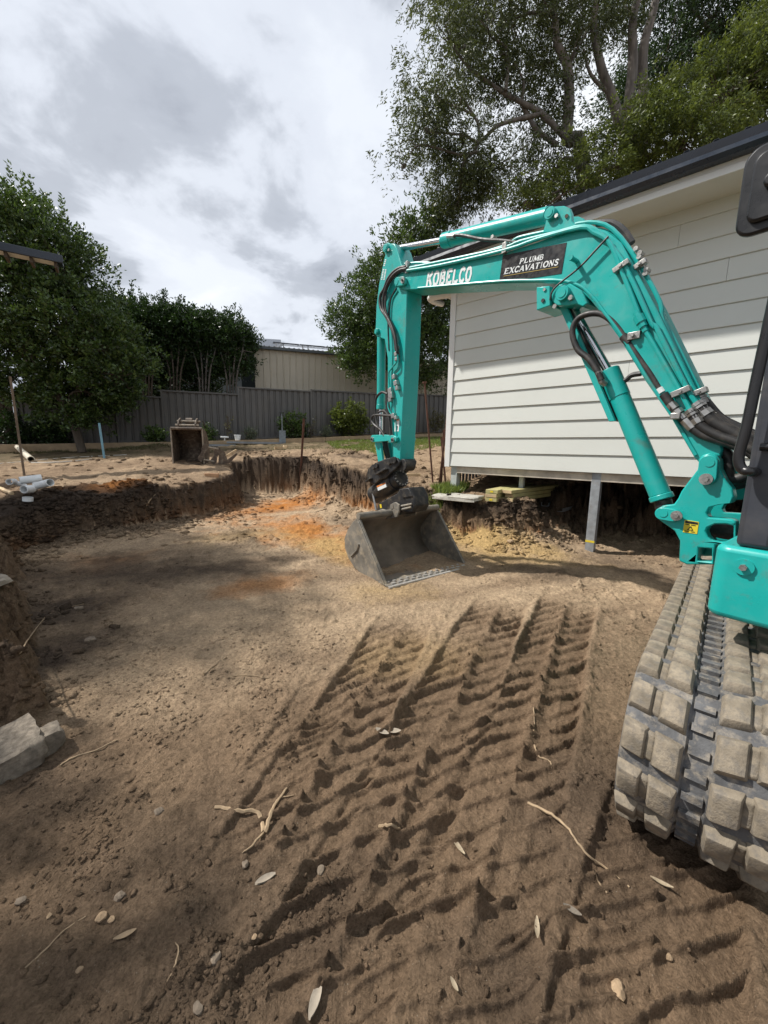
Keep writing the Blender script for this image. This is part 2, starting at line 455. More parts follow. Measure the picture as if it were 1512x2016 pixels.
def tracks(x, y):
    h = np.zeros(x.shape); inb = np.zeros(x.shape)
    for k, (px, py, an, a0, a1, hw, amp, bend) in enumerate(bands):
        ca, sa = math.cos(an), math.sin(an)
        a = (x - px) * ca + (y - py) * sa
        b = (x - px) * sa - (y - py) * ca
        wob = 0.02 * fbm(x, y, 2.2, 2, 50 + k)
        b = b + wob + bend * a * a
        fade = sst(a0, a0 + 0.35, a) * (1 - sst(a1 - 0.5, a1, a)) * (0.55 + 0.45 * sst(-0.3, 0.25, fbm(x, y, 1.6, 3, 80 + k) + 0.15)) * amp
        m = (1 - sst(hw - 0.012, hw + 0.012, np.abs(b))) * fade
        inb = np.maximum(inb, m)
        side = np.sign(b)
        ph = (a - 0.85 * b - 1.6 * b * np.abs(b) + 0.05 * (side > 0) + 0.012 * fbm(x, y, 7, 2, 66)) / 0.135
        fr = ph - np.floor(ph)
        rid = np.exp(-((fr - 0.5) / 0.085) ** 2)                       # soil pressed up between the lugs
        rid *= 0.35 + 1.0 * vn(np.floor(ph) * 1.7 + side * 3.1, b * 5, 7 + k)
        cen = np.exp(-(b / 0.03) ** 2) * (0.35 + 0.75 * vn(a * 5, b * 5, 31 + k) + 0.25 * fbm(x, y, 26, 3, 32))
        pad = np.exp(-((np.abs(b) - 0.10) / 0.016) ** 2) * 0.35
        press = -0.030 + 0.036 * rid + 0.036 * cen + 0.012 * pad * (1 - rid) + 0.009 * (rid + cen) * fbm(x, y, 30, 3, 68, 0.65) + 0.004 * fbm(x, y, 18, 3, 67)
        berm = 0.020 * np.exp(-((np.abs(b) - hw - 0.02) / 0.028) ** 2) * (0.35 + 0.9 * vn(a * 5, b * 5, 61 + k) + 0.35 * fbm(x, y, 24, 3, 33)) * fade
        h = h * (1 - 0.75 * m) + press * m + berm
    return h, inb

MOUNDS = []      # filled from pixels: x, y, height, radius x, radius y, rotation
def z_up(x, y):
    z = 0.67 + np.where(y > 4.7, 0.1 * (y - 4.7), 0.03 * (y - 4.7)) + 0.028 * (x + 3.5)
    z = z - 0.20 * np.exp(-(((x - 1.6) / 1.3) ** 2 + ((y - 5.6) / 1.2) ** 2))
    v_ = y - 0.31 * x
    z = z + 0.10 * sst(14.17, 14.3, v_) - 0.06 * sst(11.0, 13.0, v_)
    # behind the far fence it stays level
    z = np.minimum(z, 2.3)
    for mx, my, mh, ra, rb, ro in MOUNDS:
        c, s_ = math.cos(ro), math.sin(ro)
        u, v = (x - mx) * c + (y - my) * s_, -(x - mx) * s_ + (y - my) * c
        q = (u / ra) ** 2 + (v / rb) ** 2
        z = z + mh * np.exp(-q) * (1 + 0.5 * fbm(x, y, 5.0, 3, 5))
    return z
def up_hit(px, py):
    d = ray(px, py); t = np.linspace(1, 40, 8000)
    x, y, z = d[0] * t, d[1] * t, H + d[2] * t
    k = np.argmax(z < z_up(x, y)); return x[k], y[k]
for (px, py, mh, ra, rb, ro) in ((215, 965, 0.13, 0.75, 0.3, 0.5), (60, 985, 0.10, 0.8, 0.35, 0.3), (330, 955, 0.06, 0.5, 0.25, 0.5),
                                 (470, 893, 0.07, 0.9, 0.25, 0.1), (690, 897, 0.08, 0.5, 0.22, -0.4), (310, 885, 0.10, 0.9, 0.25, 0.1), (430, 940, 0.05, 0.4, 0.25, 0.4)):
    x, y = up_hit(px, py); MOUNDS.append((x, y, mh, ra, rb, ro))

def terrain(x, y, full=False):
    sd, arc, seg = pit_sdf(x, y)
    right = ((seg >= 11) & (seg <= 18)).astype(float)
    far = (seg == 10).astype(float)
    under = (seg >= 18).astype(float)
    left = ((seg >= 4) & (seg <= 9)).astype(float)
    lump = fbm(x, y, 2.6, 4, 3)
    # claw marks on the right-hand face
    g = arc * 4.6 + 2.2 * fbm(x, y, 1.1, 3, 8); gr = np.abs((g - np.floor(g)) - 0.5) * 2
    er = 0.055 * lump + (0.012 + 0.02 * right) * fbm(x, y, 9, 3, 4) + right * 0.06 * (gr ** 3 - 0.3) * (0.4 + vn(np.floor(g), np.floor(g), 91))
    s = sd + er
    nearl = (seg <= 3).astype(float)
    wid = 0.13 + 0.08 * left + 0.09 * right + 0.9 * under + 0.28 * nearl
    t = s / wid
    t = np.clip(t + (0.42 * fbm(x, y, 21, 3, 95) + 0.30 * fbm(x, y, 6, 2, 96)) * sst(-0.1, 0.3, t) * (1 - sst(0.8, 1.3, t)), 0, 1)
    t = np.where(under > 0, sst(0, 1, t), t ** 0.85)
    fl = fz(y)
    fl = fl + 0.030 * fbm(x, y, 0.8, 3, 21) * sst(0.3, 1.5, y) + 0.013 * fbm(x, y, 4.0, 4, 22)
    # rubble slope at the foot of the faces
    foot = np.exp(np.minimum(sd, 0) / 0.20) * (0.5 + 1.0 * vn(x * 2.1, y * 2.1, 33))
    fl = fl + foot * (0.05 + 0.10 * right * sst(12.5, 15.5, arc) + 0.02 * left)
    us, vs_ = x * 0.93 + y * 0.37, -x * 0.37 + y * 0.93
    strk = fbm(us * 0.9, vs_ * 6.0, 1.0, 4, 130)
    tr, inb = tracks(x, y)
    rough = fbm(x, y, 22, 4, 40, 0.6)
    clod = np.maximum(0, fbm(x, y, 11, 3, 44) - 0.18) ** 1.2
    fl = fl + 0.012 * strk * sst(1.6, 2.6, y)
    fl = fl + tr + rough * (0.011 - 0.005 * inb) + clod * 0.075 * (1 - 0.8 * inb) * (0.35 + 0.9 * sst(-0.2, 0.5, fbm(x, y, 0.9, 2, 77)))
    bm_ = np.exp(-(np.hypot(x - 0.36, y - 3.95) / 0.85) ** 4)              # scraped flat under the bucket
    fl = fl * (1 - bm_) + (fz(y) - 0.022 + 0.35 * (fl - fz(y))) * bm_
    zu = z_up(x, y) + 0.035 * fbm(x, y, 1.1, 3, 23) + 0.022 * fbm(x, y, 6.0, 4, 24) + np.maximum(0, fbm(x, y, 7, 3, 49) - 0.1) * 0.05
    zu = zu - left * 0.15 * np.exp(-np.maximum(sd, 0) / 0.5)
    z = fl * (1 - t) + zu * t
    # loose rim
    z = z + 0.05 * np.exp(-((sd - wid - 0.05) / 0.12) ** 2) * np.maximum(0, fbm(x, y, 6.5, 3, 70)) * (1 - under)
    if full: return z, sd, arc, seg, t, inb, left, right, far, under, lump
    return z
def gh(x, y): return float(terrain(np.array([float(x)]), np.array([float(y)]))[0])
def hit(px, py, tmax=40):
    d = ray(px, py); t = np.geomspace(0.4, tmax, 6000)
    x, y, z = d[0] * t, d[1] * t, H + d[2] * t
    k = int(np.argmax(z < terrain(x, y)))
    return np.array([x[k], y[k], gh(x[k], y[k])])

def soil_color(X, Y):
    z, sd, arc, seg, t, inb, left, right, far, under, lump = terrain(X, Y, True)
    # soil colours: sand, damp brown, dark topsoil (and painted shade), orange and yellow clay
    tan, brown, dark = np.array([.50, .375, .25]), np.array([.232, .160, .102]), np.array([.066, .049, .037])
    orange, yellow, ash = np.array([.50, .20, .05]), np.array([.52, .36, .16]), np.array([.15, .13, .112])
    def blob(px, py, r, up_=False, ax=1.0, rot=0.0):
        if up_: q = up_hit(px, py)
        else: q = gf(px, py)
        c, s_ = math.cos(rot), math.sin(rot)
        u, v = (X - q[0]) * c + (Y - q[1]) * s_, -(X - q[0]) * s_ + (Y - q[1]) * c
        nz = 0.75 * fbm(X, Y, 1.7, 5, int(px), 0.62) + 0.3 * fbm(X, Y, 9, 3, int(px) + 5)
        return np.clip(1.15 - np.sqrt((u / (r * ax)) ** 2 + (v / r) ** 2) + nz, 0, 1)
    def lerp(c, tgt, w): return c + (tgt - c) * w[..., None]
    col = np.zeros(X.shape + (3,)) + tan
    n1 = fbm(X, Y, 0.9, 4, 120); n2 = fbm(X, Y, 3.5, 4, 121)
    col = lerp(col, brown, np.clip(0.30 + 0.9 * n1 + 0.5 * n2, 0, 1) * 0.55)
    us, vs_ = X * 0.93 + Y * 0.37, -X * 0.37 + Y * 0.93
    st1 = fbm(us * 0.8, vs_ * 5.0, 1.0, 5, 131)
    col = lerp(col, brown * 0.85, np.clip(0.1 + 1.6 * st1, 0, 1) * 0.5)
    col = lerp(col, tan * 1.12, np.clip(-0.1 - 1.5 * st1, 0, 1) * 0.6)
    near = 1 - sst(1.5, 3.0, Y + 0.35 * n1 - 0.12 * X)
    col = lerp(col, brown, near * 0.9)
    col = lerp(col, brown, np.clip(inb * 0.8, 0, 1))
    col = lerp(col, tan, blob(420, 1270, 0.6, ax=1.7, rot=0.5) * 0.75)
    col = lerp(col, tan * 1.05, blob(300, 1045, 0.6, ax=2.2, rot=0.7) * 0.5)
    col = lerp(col, brown * 0.8, blob(640, 1420, 0.25) * 0.5)
    for px, py, r, w, ax, ro, cc in ((545, 1000, .75, 1, 2.2, 1.1, orange), (610, 1045, .55, .95, 2.4, -0.9, orange), (660, 1075, .35, .7, 2.2, -.8, orange), (640, 1075, .35, .8, 2.2, -0.7, yellow),
                                     (700, 1045, .3, .5, 1.5, 0, orange), (520, 1150, .28, .55, 1.6, .3, orange), (760, 1160, .3, .45, 1.8, .2, yellow), (960, 1075, .42, .95, 2.3, -.5, yellow),
                                     (1000, 1100, .3, .7, 2.0, -.5, yellow), (230, 1100, .3, .4, 1.8, .3, orange), (480, 1055, .4, .35, 2, .5, yellow), (820, 1290, .3, .25, 1.6, .2, yellow)):
        col = lerp(col, cc, blob(px, py, r, False, ax, ro) * w)
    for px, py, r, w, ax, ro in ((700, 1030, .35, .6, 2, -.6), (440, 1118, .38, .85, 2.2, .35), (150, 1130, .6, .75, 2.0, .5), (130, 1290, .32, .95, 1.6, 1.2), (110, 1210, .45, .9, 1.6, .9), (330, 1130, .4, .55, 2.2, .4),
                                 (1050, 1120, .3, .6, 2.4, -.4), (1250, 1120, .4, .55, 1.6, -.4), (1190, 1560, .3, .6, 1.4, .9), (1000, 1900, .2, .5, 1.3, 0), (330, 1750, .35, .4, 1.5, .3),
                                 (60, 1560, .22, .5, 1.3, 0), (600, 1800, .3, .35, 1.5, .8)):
        col = lerp(col, dark * 1.25, blob(px, py, r, False, ax, ro) * w)  # dark damp soil; on the left floor it also stands in for shade
    # upper ground
    upc = np.zeros(X.shape + (3,)) + tan * np.array([.78, .76, .75])
    upc = lerp(upc, brown * .9, np.clip(0.3 + 1.3 * n1 + 0.8 * n2, 0, 1) * 0.8)
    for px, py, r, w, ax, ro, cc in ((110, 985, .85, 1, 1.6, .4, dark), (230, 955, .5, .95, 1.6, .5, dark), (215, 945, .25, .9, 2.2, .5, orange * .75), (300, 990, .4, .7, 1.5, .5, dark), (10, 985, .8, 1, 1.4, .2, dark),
                                     (700, 900, .3, .7, 1.6, -.3, dark), (470, 890, .45, .6, 2.2, .1, brown * .8), (330, 885, .5, .7, 2.2, .1, dark), (100, 892, 1.3, .8, 2, .1, dark * 1.7),  # the wide far-left patch also paints in partial shade
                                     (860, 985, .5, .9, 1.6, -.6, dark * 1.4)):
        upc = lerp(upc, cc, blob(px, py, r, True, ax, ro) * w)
    bed = sst(9.6, 11.2, Y - 0.31 * X - 0.6)
    upc = lerp(upc, np.array([.13, .105, .06]), np.clip(bed * (.8 + .6 * n2), 0, 1))
    lawn = sst(13.6, 14.2, Y - 0.31 * X) if False else np.zeros(X.shape)
    # cut faces: topsoil dark on top, clay below
    hgt = np.clip((z - fz(Y)) / np.maximum(z_up(X, Y) - fz(Y), 0.1), 0, 1) + 0.14 * n2
    face = np.zeros(X.shape + (3,)) + brown * 0.9
    low = 1 - sst(0.15, 0.5, hgt)
    face = lerp(face, orange * 0.9, low * np.clip(.9 * right + .6 * far + .45 * left * (n1 > 0.1), 0, 1) * np.clip(.6 + n1, 0, 1))
    face = lerp(face, dark, sst(0.5, 0.85, hgt) * np.clip(.85 + .5 * n2, 0, 1))
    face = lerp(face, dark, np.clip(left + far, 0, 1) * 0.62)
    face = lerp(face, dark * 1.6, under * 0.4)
    wf = sst(0.01, 0.06, t)
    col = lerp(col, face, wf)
    rimu = sst(0.93, 1.0, t) * sst(-0.02, 0.1, sd - 0.16 - 0.10 * lump)
    col = lerp(col, upc, rimu)
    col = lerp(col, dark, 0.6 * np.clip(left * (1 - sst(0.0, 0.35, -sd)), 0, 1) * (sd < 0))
    col = np.clip(col * (1 + 0.16 * fbm(X, Y, 14, 3, 200))[..., None], 0.01, 0.9)
    return col

def build_ground():
    fr = np.linspace(R(90 - 62), R(90 + 62), 760)
    back = np.linspace(R(90 + 62), R(90 + 298), 90)[1:-1]
    ang = np.concatenate([fr, back])
    rad = np.concatenate([np.linspace(0.0001, 0.55, 14)[:-1], np.geomspace(0.55, 10.5, 800), np.geomspace(10.5, 22, 90)[1:], np.geomspace(22, 900, 30)[1:]])
    Rr, A = np.meshgrid(rad, ang, indexing='ij')
    X, Y = Rr * np.cos(A), Rr * np.sin(A)
    z = terrain(X, Y)
    nr, na = X.shape
    V = np.stack([X, Y, z], -1).reshape(-1, 3)
    i = np.arange(nr - 1)[:, None] * na; j = np.arange(na)[None, :]; j2 = (j + 1) % na
    Fc = np.stack([i + j, i + na + j, i + na + j2, i + j2], -1).reshape(-1, 4)
    me = fast_mesh('ground', V, Fc, 4)
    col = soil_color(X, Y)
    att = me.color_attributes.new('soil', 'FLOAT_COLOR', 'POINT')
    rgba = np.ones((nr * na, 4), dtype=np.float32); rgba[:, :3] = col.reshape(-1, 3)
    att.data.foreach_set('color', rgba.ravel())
    T = NT('soil')
    at_ = T.n.new('ShaderNodeVertexColor'); at_.layer_name = 'soil'
    f1 = T.noise(38, 8, 0.72); f2 = T.noise(150, 5, 0.7); f3 = T.noise(6, 6, 0.6)
    c = T.mix(T.ramp(f1, [(0.25, 0.0), (0.75, 1.0)]), T.mix(1.0, at_.outputs[0], (0.52, 0.50, 0.48), 'MULTIPLY'), T.mix(1.0, at_.outputs[0], (1.38, 1.36, 1.34), 'MULTIPLY'))
    c = T.mix(T.ramp(f3, [(0.35, 0.0), (0.7, 0.5)]), c, T.mix(1.0, c, (0.72, 0.72, 0.74), 'MULTIPLY'))
    gr_ = T.ramp(f2, [(0.28, 0.62), (0.5, 1.0), (0.72, 1.34)])
    c = T.mix(1.0, c, gr_, 'MULTIPLY')
    peb = T.vor(95); spk = T.ramp(peb, [(0.0, 1.0), (0.2, 0.0)])
    pick = T.ramp(T.noise(60, 2), [(0.57, 0.0), (0.62, 1.0)])
    c = T.mix(T.math('MULTIPLY', spk, T.math('MULTIPLY', pick, 0.75)), c, (0.46, 0.40, 0.31))
    T.color(c); T.set('Roughness', 0.95); T.set('Specular IOR Level', 0.12)
    hh = T.math('ADD', T.math('MULTIPLY', f1, 1.0), T.math('ADD', T.math('MULTIPLY', f2, 0.7), T.math('MULTIPLY', T.math('SUBTRACT', 1.0, T.vor(46)), 0.35)))
    T.bump(hh, 0.95, 0.022)
    MATS['soil'] = T.m
    o = link('ground', me, 'soil')
    me.polygons.foreach_set('use_smooth', [True] * len(me.polygons))
    tag(o, kind='structure')
build_ground()

# ------------------------------------------------------------------ excavator
EX = np.array([2.365, 1.42, 0.0]); EYAW = math.atan2(0.795, -0.607)
ef = np.array([math.cos(EYAW), math.sin(EYAW), 0]); el = np.array([-ef[1], ef[0], 0])
YB = 0.113
def bl(px, py, y):
    """photo pixel -> excavator frame, on the vertical plane at left-offset y"""
    p = pl(px, py, EX + el * y, el); d = p - EX
    return Vector((float(d @ ef), y, float(p[2])))
def zo(x0, y0, s):
    """pixel picked in a zoomed crop -> photo pixel"""
    return lambda X, Y: (x0 + X / s, y0 + Y / s)
def polyxz(px_list, y):
    out = []
    for p in px_list:
        q = bl(p[0], p[1], y); out.append((q.x, q.z))
    return out
exc = empty('excavator', tuple(EX), EYAW, 'turquoise mini excavator with raised boom, its wide bucket resting on the soil', 'excavator')

def stadium(pts, n=6): return pts
def circ(c, r, n=20): return [(c[0] + r * math.cos(2 * math.pi * k / n), c[1] + r * math.sin(2 * math.pi * k / n)) for k in range(n)]
def capsule(a, b, r, n=10):
    a, b = Vector(a), Vector(b); t = math.atan2(b[1] - a[1], b[0] - a[0]); o = []
    for k in range(n + 1):
        q = t - math.pi / 2 + math.pi * k / n; o.append((b[0] + r * math.cos(q), b[1] + r * math.sin(q)))
    for k in range(n + 1):
        q = t + math.pi / 2 + math.pi * k / n; o.append((a[0] + r * math.cos(q), a[1] + r * math.sin(q)))
    return o

# --- boom
yn = YB + 0.11
boom_px = [(779, 558), (777, 546), (784, 538), (800, 533), (831, 529), (986, 499), (1057, 476), (1100, 460), (1148, 448), (1190, 453), (1222, 477), (1247, 522), (1290, 603), (1371, 769),
           (1416, 862), (1423, 885), (1414, 912), (1396, 924), (1378, 913), (1366, 900), (1322, 825), (1271, 751), (1217, 663), (1184, 618), (1162, 591), (1141, 572), (1120, 562), (1097, 558),
           (1054, 556), (978, 558), (839, 567), (823, 570), (795, 571), (784, 566)]
bp = polyxz(boom_px, yn)
boom = MB().prism(bp, YB - 0.11, YB + 0.11).build('boom', 'turquoise', exc, 30, 0.008)
# raised rib following the lower edge of the boom side
rib = [bl(x, y, yn + 0.004) for x, y in ((823, 567), (978, 554), (1054, 552), (1100, 552), (1140, 562), (1168, 586), (1192, 618), (1226, 664), (1279, 752), (1330, 828), (1370, 896))]
MB().tube(spline(rib, 6), 0.009, 8).build('edge_weld', 'turquoise', boom)
# lugs carrying the arm cylinder
z5 = zo(820, 380, 3.979)
lug_px = [z5(*p) for p in ((985, 310), (1010, 220), (1030, 140), (1075, 103), (1150, 97), (1195, 115), (1212, 160), (1212, 215), (1240, 245), (1290, 280))]
for s_, nm in ((1, 'cylinder_lug'), (-1, 'cylinder_lug')):
    y0 = YB + s_ * 0.075
    MB().prism(polyxz(lug_px, yn), y0, y0 + s_ * 0.03).build(nm, 'turquoise', boom, 30, 0.004)
def pin(px, py, y0, r, length=0.03, parent=exc, mat='turquoise', name='pin', bolt=True):
    c = bl(px, py, y0); m = MB().tube([(c.x, y0 - 0.02, c.z), (c.x, y0 + length, c.z)], r, 24)
    o = m.build(name, mat, parent, 40, 0.003)
    MB().tube([(c.x, y0 + length, c.z), (c.x, y0 + length + 0.004, c.z)], r * 0.62, 20).build('pin_ring', mat, o)
    if bolt:
        MB().tube([(c.x - r * 1.25, y0, c.z - r * 0.9), (c.x - r * 1.25, y0 + length * 0.8, c.z - r * 0.9)], r * 0.36, 6).build('bolt', 'zinc', o, 20)
    return o
pin(*z5(1060, 168), YB + 0.105, 0.036, 0.03, boom)
pin(*z5(1163, 795), YB + 0.12, 0.043, 0.04, boom)
MB().tube([bl(*z5(1175, 180), YB + 0.105), bl(*z5(1175, 180), YB + 0.115)], 0.011, 8).build('bolt', 'zinc', boom)
# ear plates at the boom tip with its pin
zt = zo(725, 465, 12.6)
ear = [zt(*p) for p in ((655, 1160), (670, 1070), (720, 1020), (880, 1000), (935, 1050), (930, 1180), (880, 1230), (690, 1255))]
tip = MB().prism(polyxz(ear, yn + 0.02), yn + 0.002, yn + 0.03).build('pin_plate', 'turquoise', boom, 30, 0.005)
c = bl(*zt(870, 1100), yn + 0.03); MB().tube([c, c + Vector((0, .012, 0))], 0.026, 20).build('washer', 'zinc', tip)
MB().tube([c, c + Vector((0, .022, 0))], 0.011, 6).build('bolt', 'black_steel', tip)
c = bl(*zt(705, 1140), yn + 0.03); MB().tube([c, c + Vector((0, .004, 0))], 0.024, 20).build('pin_ring', 'turquoise', tip)
# boss round the boom-cylinder pin and the square light housing beside it
boss = [z5(*p) for p in ((1050, 800), (1075, 750), (1110, 715), (1200, 705), (1290, 760), (1340, 860), (1300, 890), (1250, 870), (1180, 880), (1100, 880), (1060, 850))]
MB().prism(polyxz(boss, yn + 0.02), YB - 0.12, yn + 0.018).build('pin_boss', 'turquoise', boom, 30, 0.006)
bx = [z5(*p) for p in ((940, 738), (1042, 726), (1046, 880), (940, 918))]
hs = MB().prism(polyxz(bx, yn + 0.03), YB - 0.09, yn + 0.03).build('light_housing', 'turquoise', boom, 20, 0.004)
for X, Y, r_, mt in ((1005, 757, .010, 'zinc'), (993, 843, .012, 'black_steel'), (1085, 888, .014, 'zinc')):
    c = bl(*z5(X, Y), yn + 0.03); MB().tube([c, c + Vector((0, .008, 0))], r_, 12).build('bolt', mt, hs)
c = bl(*z5(1255, 535), yn); MB().tube([c, c + Vector((0, .075, 0))], 0.013, 12).build('grease_stub', 'turquoise', boom)
MB().tube([c + Vector((0, .065, 0)), c + Vector((0, .08, 0))], 0.016, 12).build('grease_cap', 'turquoise', boom)

# --- decals: sign panel and lettering built as thin sheets on the boom side
def bil(q, u, v):
    """q: four photo points (top left, top right, bottom right, bottom left)"""
    a = [q[0][i] * (1 - u) + q[1][i] * u for i in (0, 1)]; b = [q[3][i] * (1 - u) + q[2][i] * u for i in (0, 1)]
    return [b[i] * (1 - v) + a[i] * v for i in (0, 1)]
yd = yn + 0.0025
panel_px = [z5(*p) for p in ((678, 490), (1178, 388), (1137, 632), (648, 706))]
sign = MB().prism(polyxz(panel_px, yn), yn - 0.003, yd).build('name_panel', 'decal_black', boom, None)
sign['label'] = 'black panel lettered PLUMB EXCAVATIONS in white'
GL = {  # stroke letters in a unit box: list of (thick, points), serif points
    'P': ([(1, [(.22, 0), (.22, 1)]), (.8, [(.22, .96), (.6, .96), (.78, .86), (.8, .74), (.74, .58), (.58, .5), (.22, .5)])], [(.22, 0), (.14, 1)]),
    'L': ([(1, [(.22, 0), (.22, 1)]), (.7, [(.22, .04), (.82, .04), (.84, .24)])], [(.16, 0), (.22, 1)]),
    'U': ([(1, [(.2, 1), (.2, .3), (.3, .08), (.5, .02)]), (.6, [(.5, .02), (.68, .08), (.78, .28), (.78, 1)])], [(.2, 1), (.78, 1)]),
    'M': ([(.6, [(.12, 0), (.14, 1)]), (1, [(.14, 1), (.5, .1)]), (.6, [(.5, .1), (.86, 1)]), (1, [(.86, 1), (.88, 0)])], [(.12, 0), (.88, 0), (.1, 1), (.9, 1)]),
    'B': ([(1, [(.22, 0), (.22, 1)]), (.7, [(.22, .96), (.6, .96), (.74, .86), (.72, .62), (.56, .53), (.22, .53)]), (.8, [(.5, .53), (.74, .46), (.84, .3), (.76, .1), (.56, .04), (.22, .04)])], [(.16, 0), (.16, 1)]),
    'E': ([(1, [(.24, 0), (.24, 1)]), (.6, [(.24, .96), (.8, .96), (.82, .8)]), (.6, [(.24, .52), (.62, .52)]), (.6, [(.24, .04), (.84, .04), (.86, .22)])], [(.18, 0), (.18, 1), (.62, .52)]),
    'X': ([(1, [(.14, 1), (.86, 0)]), (.6, [(.84, 1), (.14, 0)])], [(.14, 1), (.84, 1), (.14, 0), (.86, 0)]),
    'C': ([(.9, [(.84, .78), (.72, .94), (.5, .98), (.26, .86), (.14, .5), (.24, .16), (.5, .02), (.72, .06), (.86, .24)])], [(.84, .8)]),
    'A': ([(.6, [(.1, 0), (.48, 1)]), (1, [(.48, 1), (.88, 0)]), (.6, [(.24, .34), (.74, .34)])], [(.1, 0), (.88, 0)]),
    'V': ([(1, [(.12, 1), (.5, 0)]), (.6, [(.5, 0), (.88, 1)])], [(.12, 1), (.88, 1)]),
    'T': ([(1, [(.5, 0), (.5, 1)]), (.6, [(.12, .8), (.14, .96), (.86, .96), (.88, .8)])], [(.5, 0)]),
    'I': ([(1, [(.5, 0), (.5, 1)])], [(.5, 0), (.5, 1)]),
    'O': ([(.9, [(.5, .98), (.24, .86), (.13, .5), (.24, .14), (.5, .02), (.76, .14), (.87, .5), (.76, .86), (.5, .98)])], []),
    'N': ([(.6, [(.16, 0), (.16, 1)]), (1, [(.16, 1), (.84, 0)]), (.6, [(.84, 0), (.84, 1)])], [(.16, 0), (.1, 1), (.84, 1)]),
    'S': ([(.9, [(.78, .8), (.66, .95), (.44, .97), (.24, .84), (.28, .64), (.5, .52), (.74, .4), (.8, .2), (.62, .04), (.38, .02), (.18, .2)])], [(.78, .82), (.18, .18)]),
    'K': ([(1, [(.2, 0), (.2, 1)]), (1, [(.86, 1), (.24, .46)]), (1, [(.4, .6), (.88, 0)])], []),
}
def lettering(m, text, quad, wt=0.15, serif=True, slant=0.0, y=yd + 0.002, caps=None):
    """adds ribbon letters for text, laid into the photo quad, to the builder m"""
    n = len(text); wd = [0.55 if ch == 'I' else (1.2 if ch in 'MO' and serif else 1.0) for ch in text]; tot = sum(wd); acc = 0.0
    for ch, w_ in zip(text, wd):
        u0, u1 = acc / tot, (acc + w_ * 0.97) / tot; acc += w_
        if ch == ' ': continue
        strokes, ser = GL[ch]
        hgt = 1.0
        def put(p):
            uu = u0 + (u1 - u0) * (p[0] + slant * (p[1] - 0.5)); q = bil(quad, uu, p[1] * hgt); return bl(q[0], q[1], y)
        def ribbon(pts, t):
            L, Rr = [], []
            for i, p in enumerate(pts):
                a, b = pts[max(i - 1, 0)], pts[min(i + 1, len(pts) - 1)]
                dx, dy = b[0] - a[0], b[1] - a[1]; l_ = math.hypot(dx, dy) or 1
                nx, ny = -dy / l_ * t / 2, dx / l_ * t / 2
                L.append(put((p[0] + nx, p[1] + ny))); Rr.append(put((p[0] - nx, p[1] - ny)))
            k = len(pts)
            m.add(L + Rr, [(i, i + 1, k + i + 1, k + i) for i in range(k - 1)])
        for tk, pts in strokes: ribbon(pts, wt * (tk if serif else 1.0))
        if serif:
            for sx, sy in ser: ribbon([(sx - 0.17, sy), (sx + 0.17, sy)], 0.07)
    return m
m = MB()
lettering(m, 'PLUMB', [z5(*p) for p in ((812, 516), (1003, 478), (996, 519), (804, 557))], 0.23, True, 0.14)
lettering(m, 'EXCAVATIONS', [z5(*p) for p in ((692, 592), (1122, 515), (1114, 562), (684, 636))], 0.24, True, 0.14)
m.build('panel_lettering', 'decal_white', sign, None)
u0, u1 = z5(684, 650), z5(1112, 577)
MB().prism(polyxz([(u0[0], u0[1]), (u1[0], u1[1]), (u1[0], u1[1] + .9), (u0[0], u0[1] + .9)], yd), yd, yd + 0.002).build('gold_line', 'decal_gold', sign, None)
m = lettering(MB(), 'KOBELCO', [z5(*p) for p in ((84, 626), (440, 578), (428, 690), (72, 730))], 0.285, False, 0.10, yd)
m.build('maker_lettering', 'decal_white', boom, None)

# --- cylinders
def cyl(parent, name, a, b, r, mat, cap_r=None, cap_l=0.05, n=22):
    a, b = Vector(a), Vector(b); d = (b - a).normalized(); m = MB()
    if cap_r:
        m.tube([a, a + d * cap_l], cap_r, n); m.tube([a + d * cap_l, b], r, n)
    else: m.tube([a, b], r, n)
    return m.build(name, mat, parent, 40, 0.004)
# arm cylinder above the boom
a_rod = bl(770, 492, YB); a_mid = bl(874, 474, YB); a_end = bl(1080, 425, YB)
ac = cyl(exc, 'arm_cylinder', a_mid, a_end, 0.055, 'turquoise', 0.06, 0.10)
cyl(ac, 'cylinder_rod', a_rod, a_mid + (a_end - a_mid) * 0.1, 0.028, 'chrome')
cyl(ac, 'rod_eye', a_rod + Vector((0, -0.05, 0)), a_rod + Vector((0, 0.05, 0)), 0.05, 'turquoise')
hp = [bl(*z5(*p), YB + 0.08) for p in ((270, 340), (330, 330), (400, 340), (480, 358), (560, 368), (650, 372), (740, 382), (800, 392))]
MB().tube(spline(hp, 5), 0.013, 8).build('hose', 'black_rubber', ac)
MB().tube([bl(*z5(245, 340), YB + .07), bl(*z5(300, 336), YB + .08)], 0.018, 8).build('hose_fitting', 'zinc', ac)
c = bl(*z5(600, 345), YB + .08); MB().tube([c + Vector((0, -.03, 0)), c + Vector((0, .012, 0))], 0.014, 6).build('bolt', 'zinc', ac)
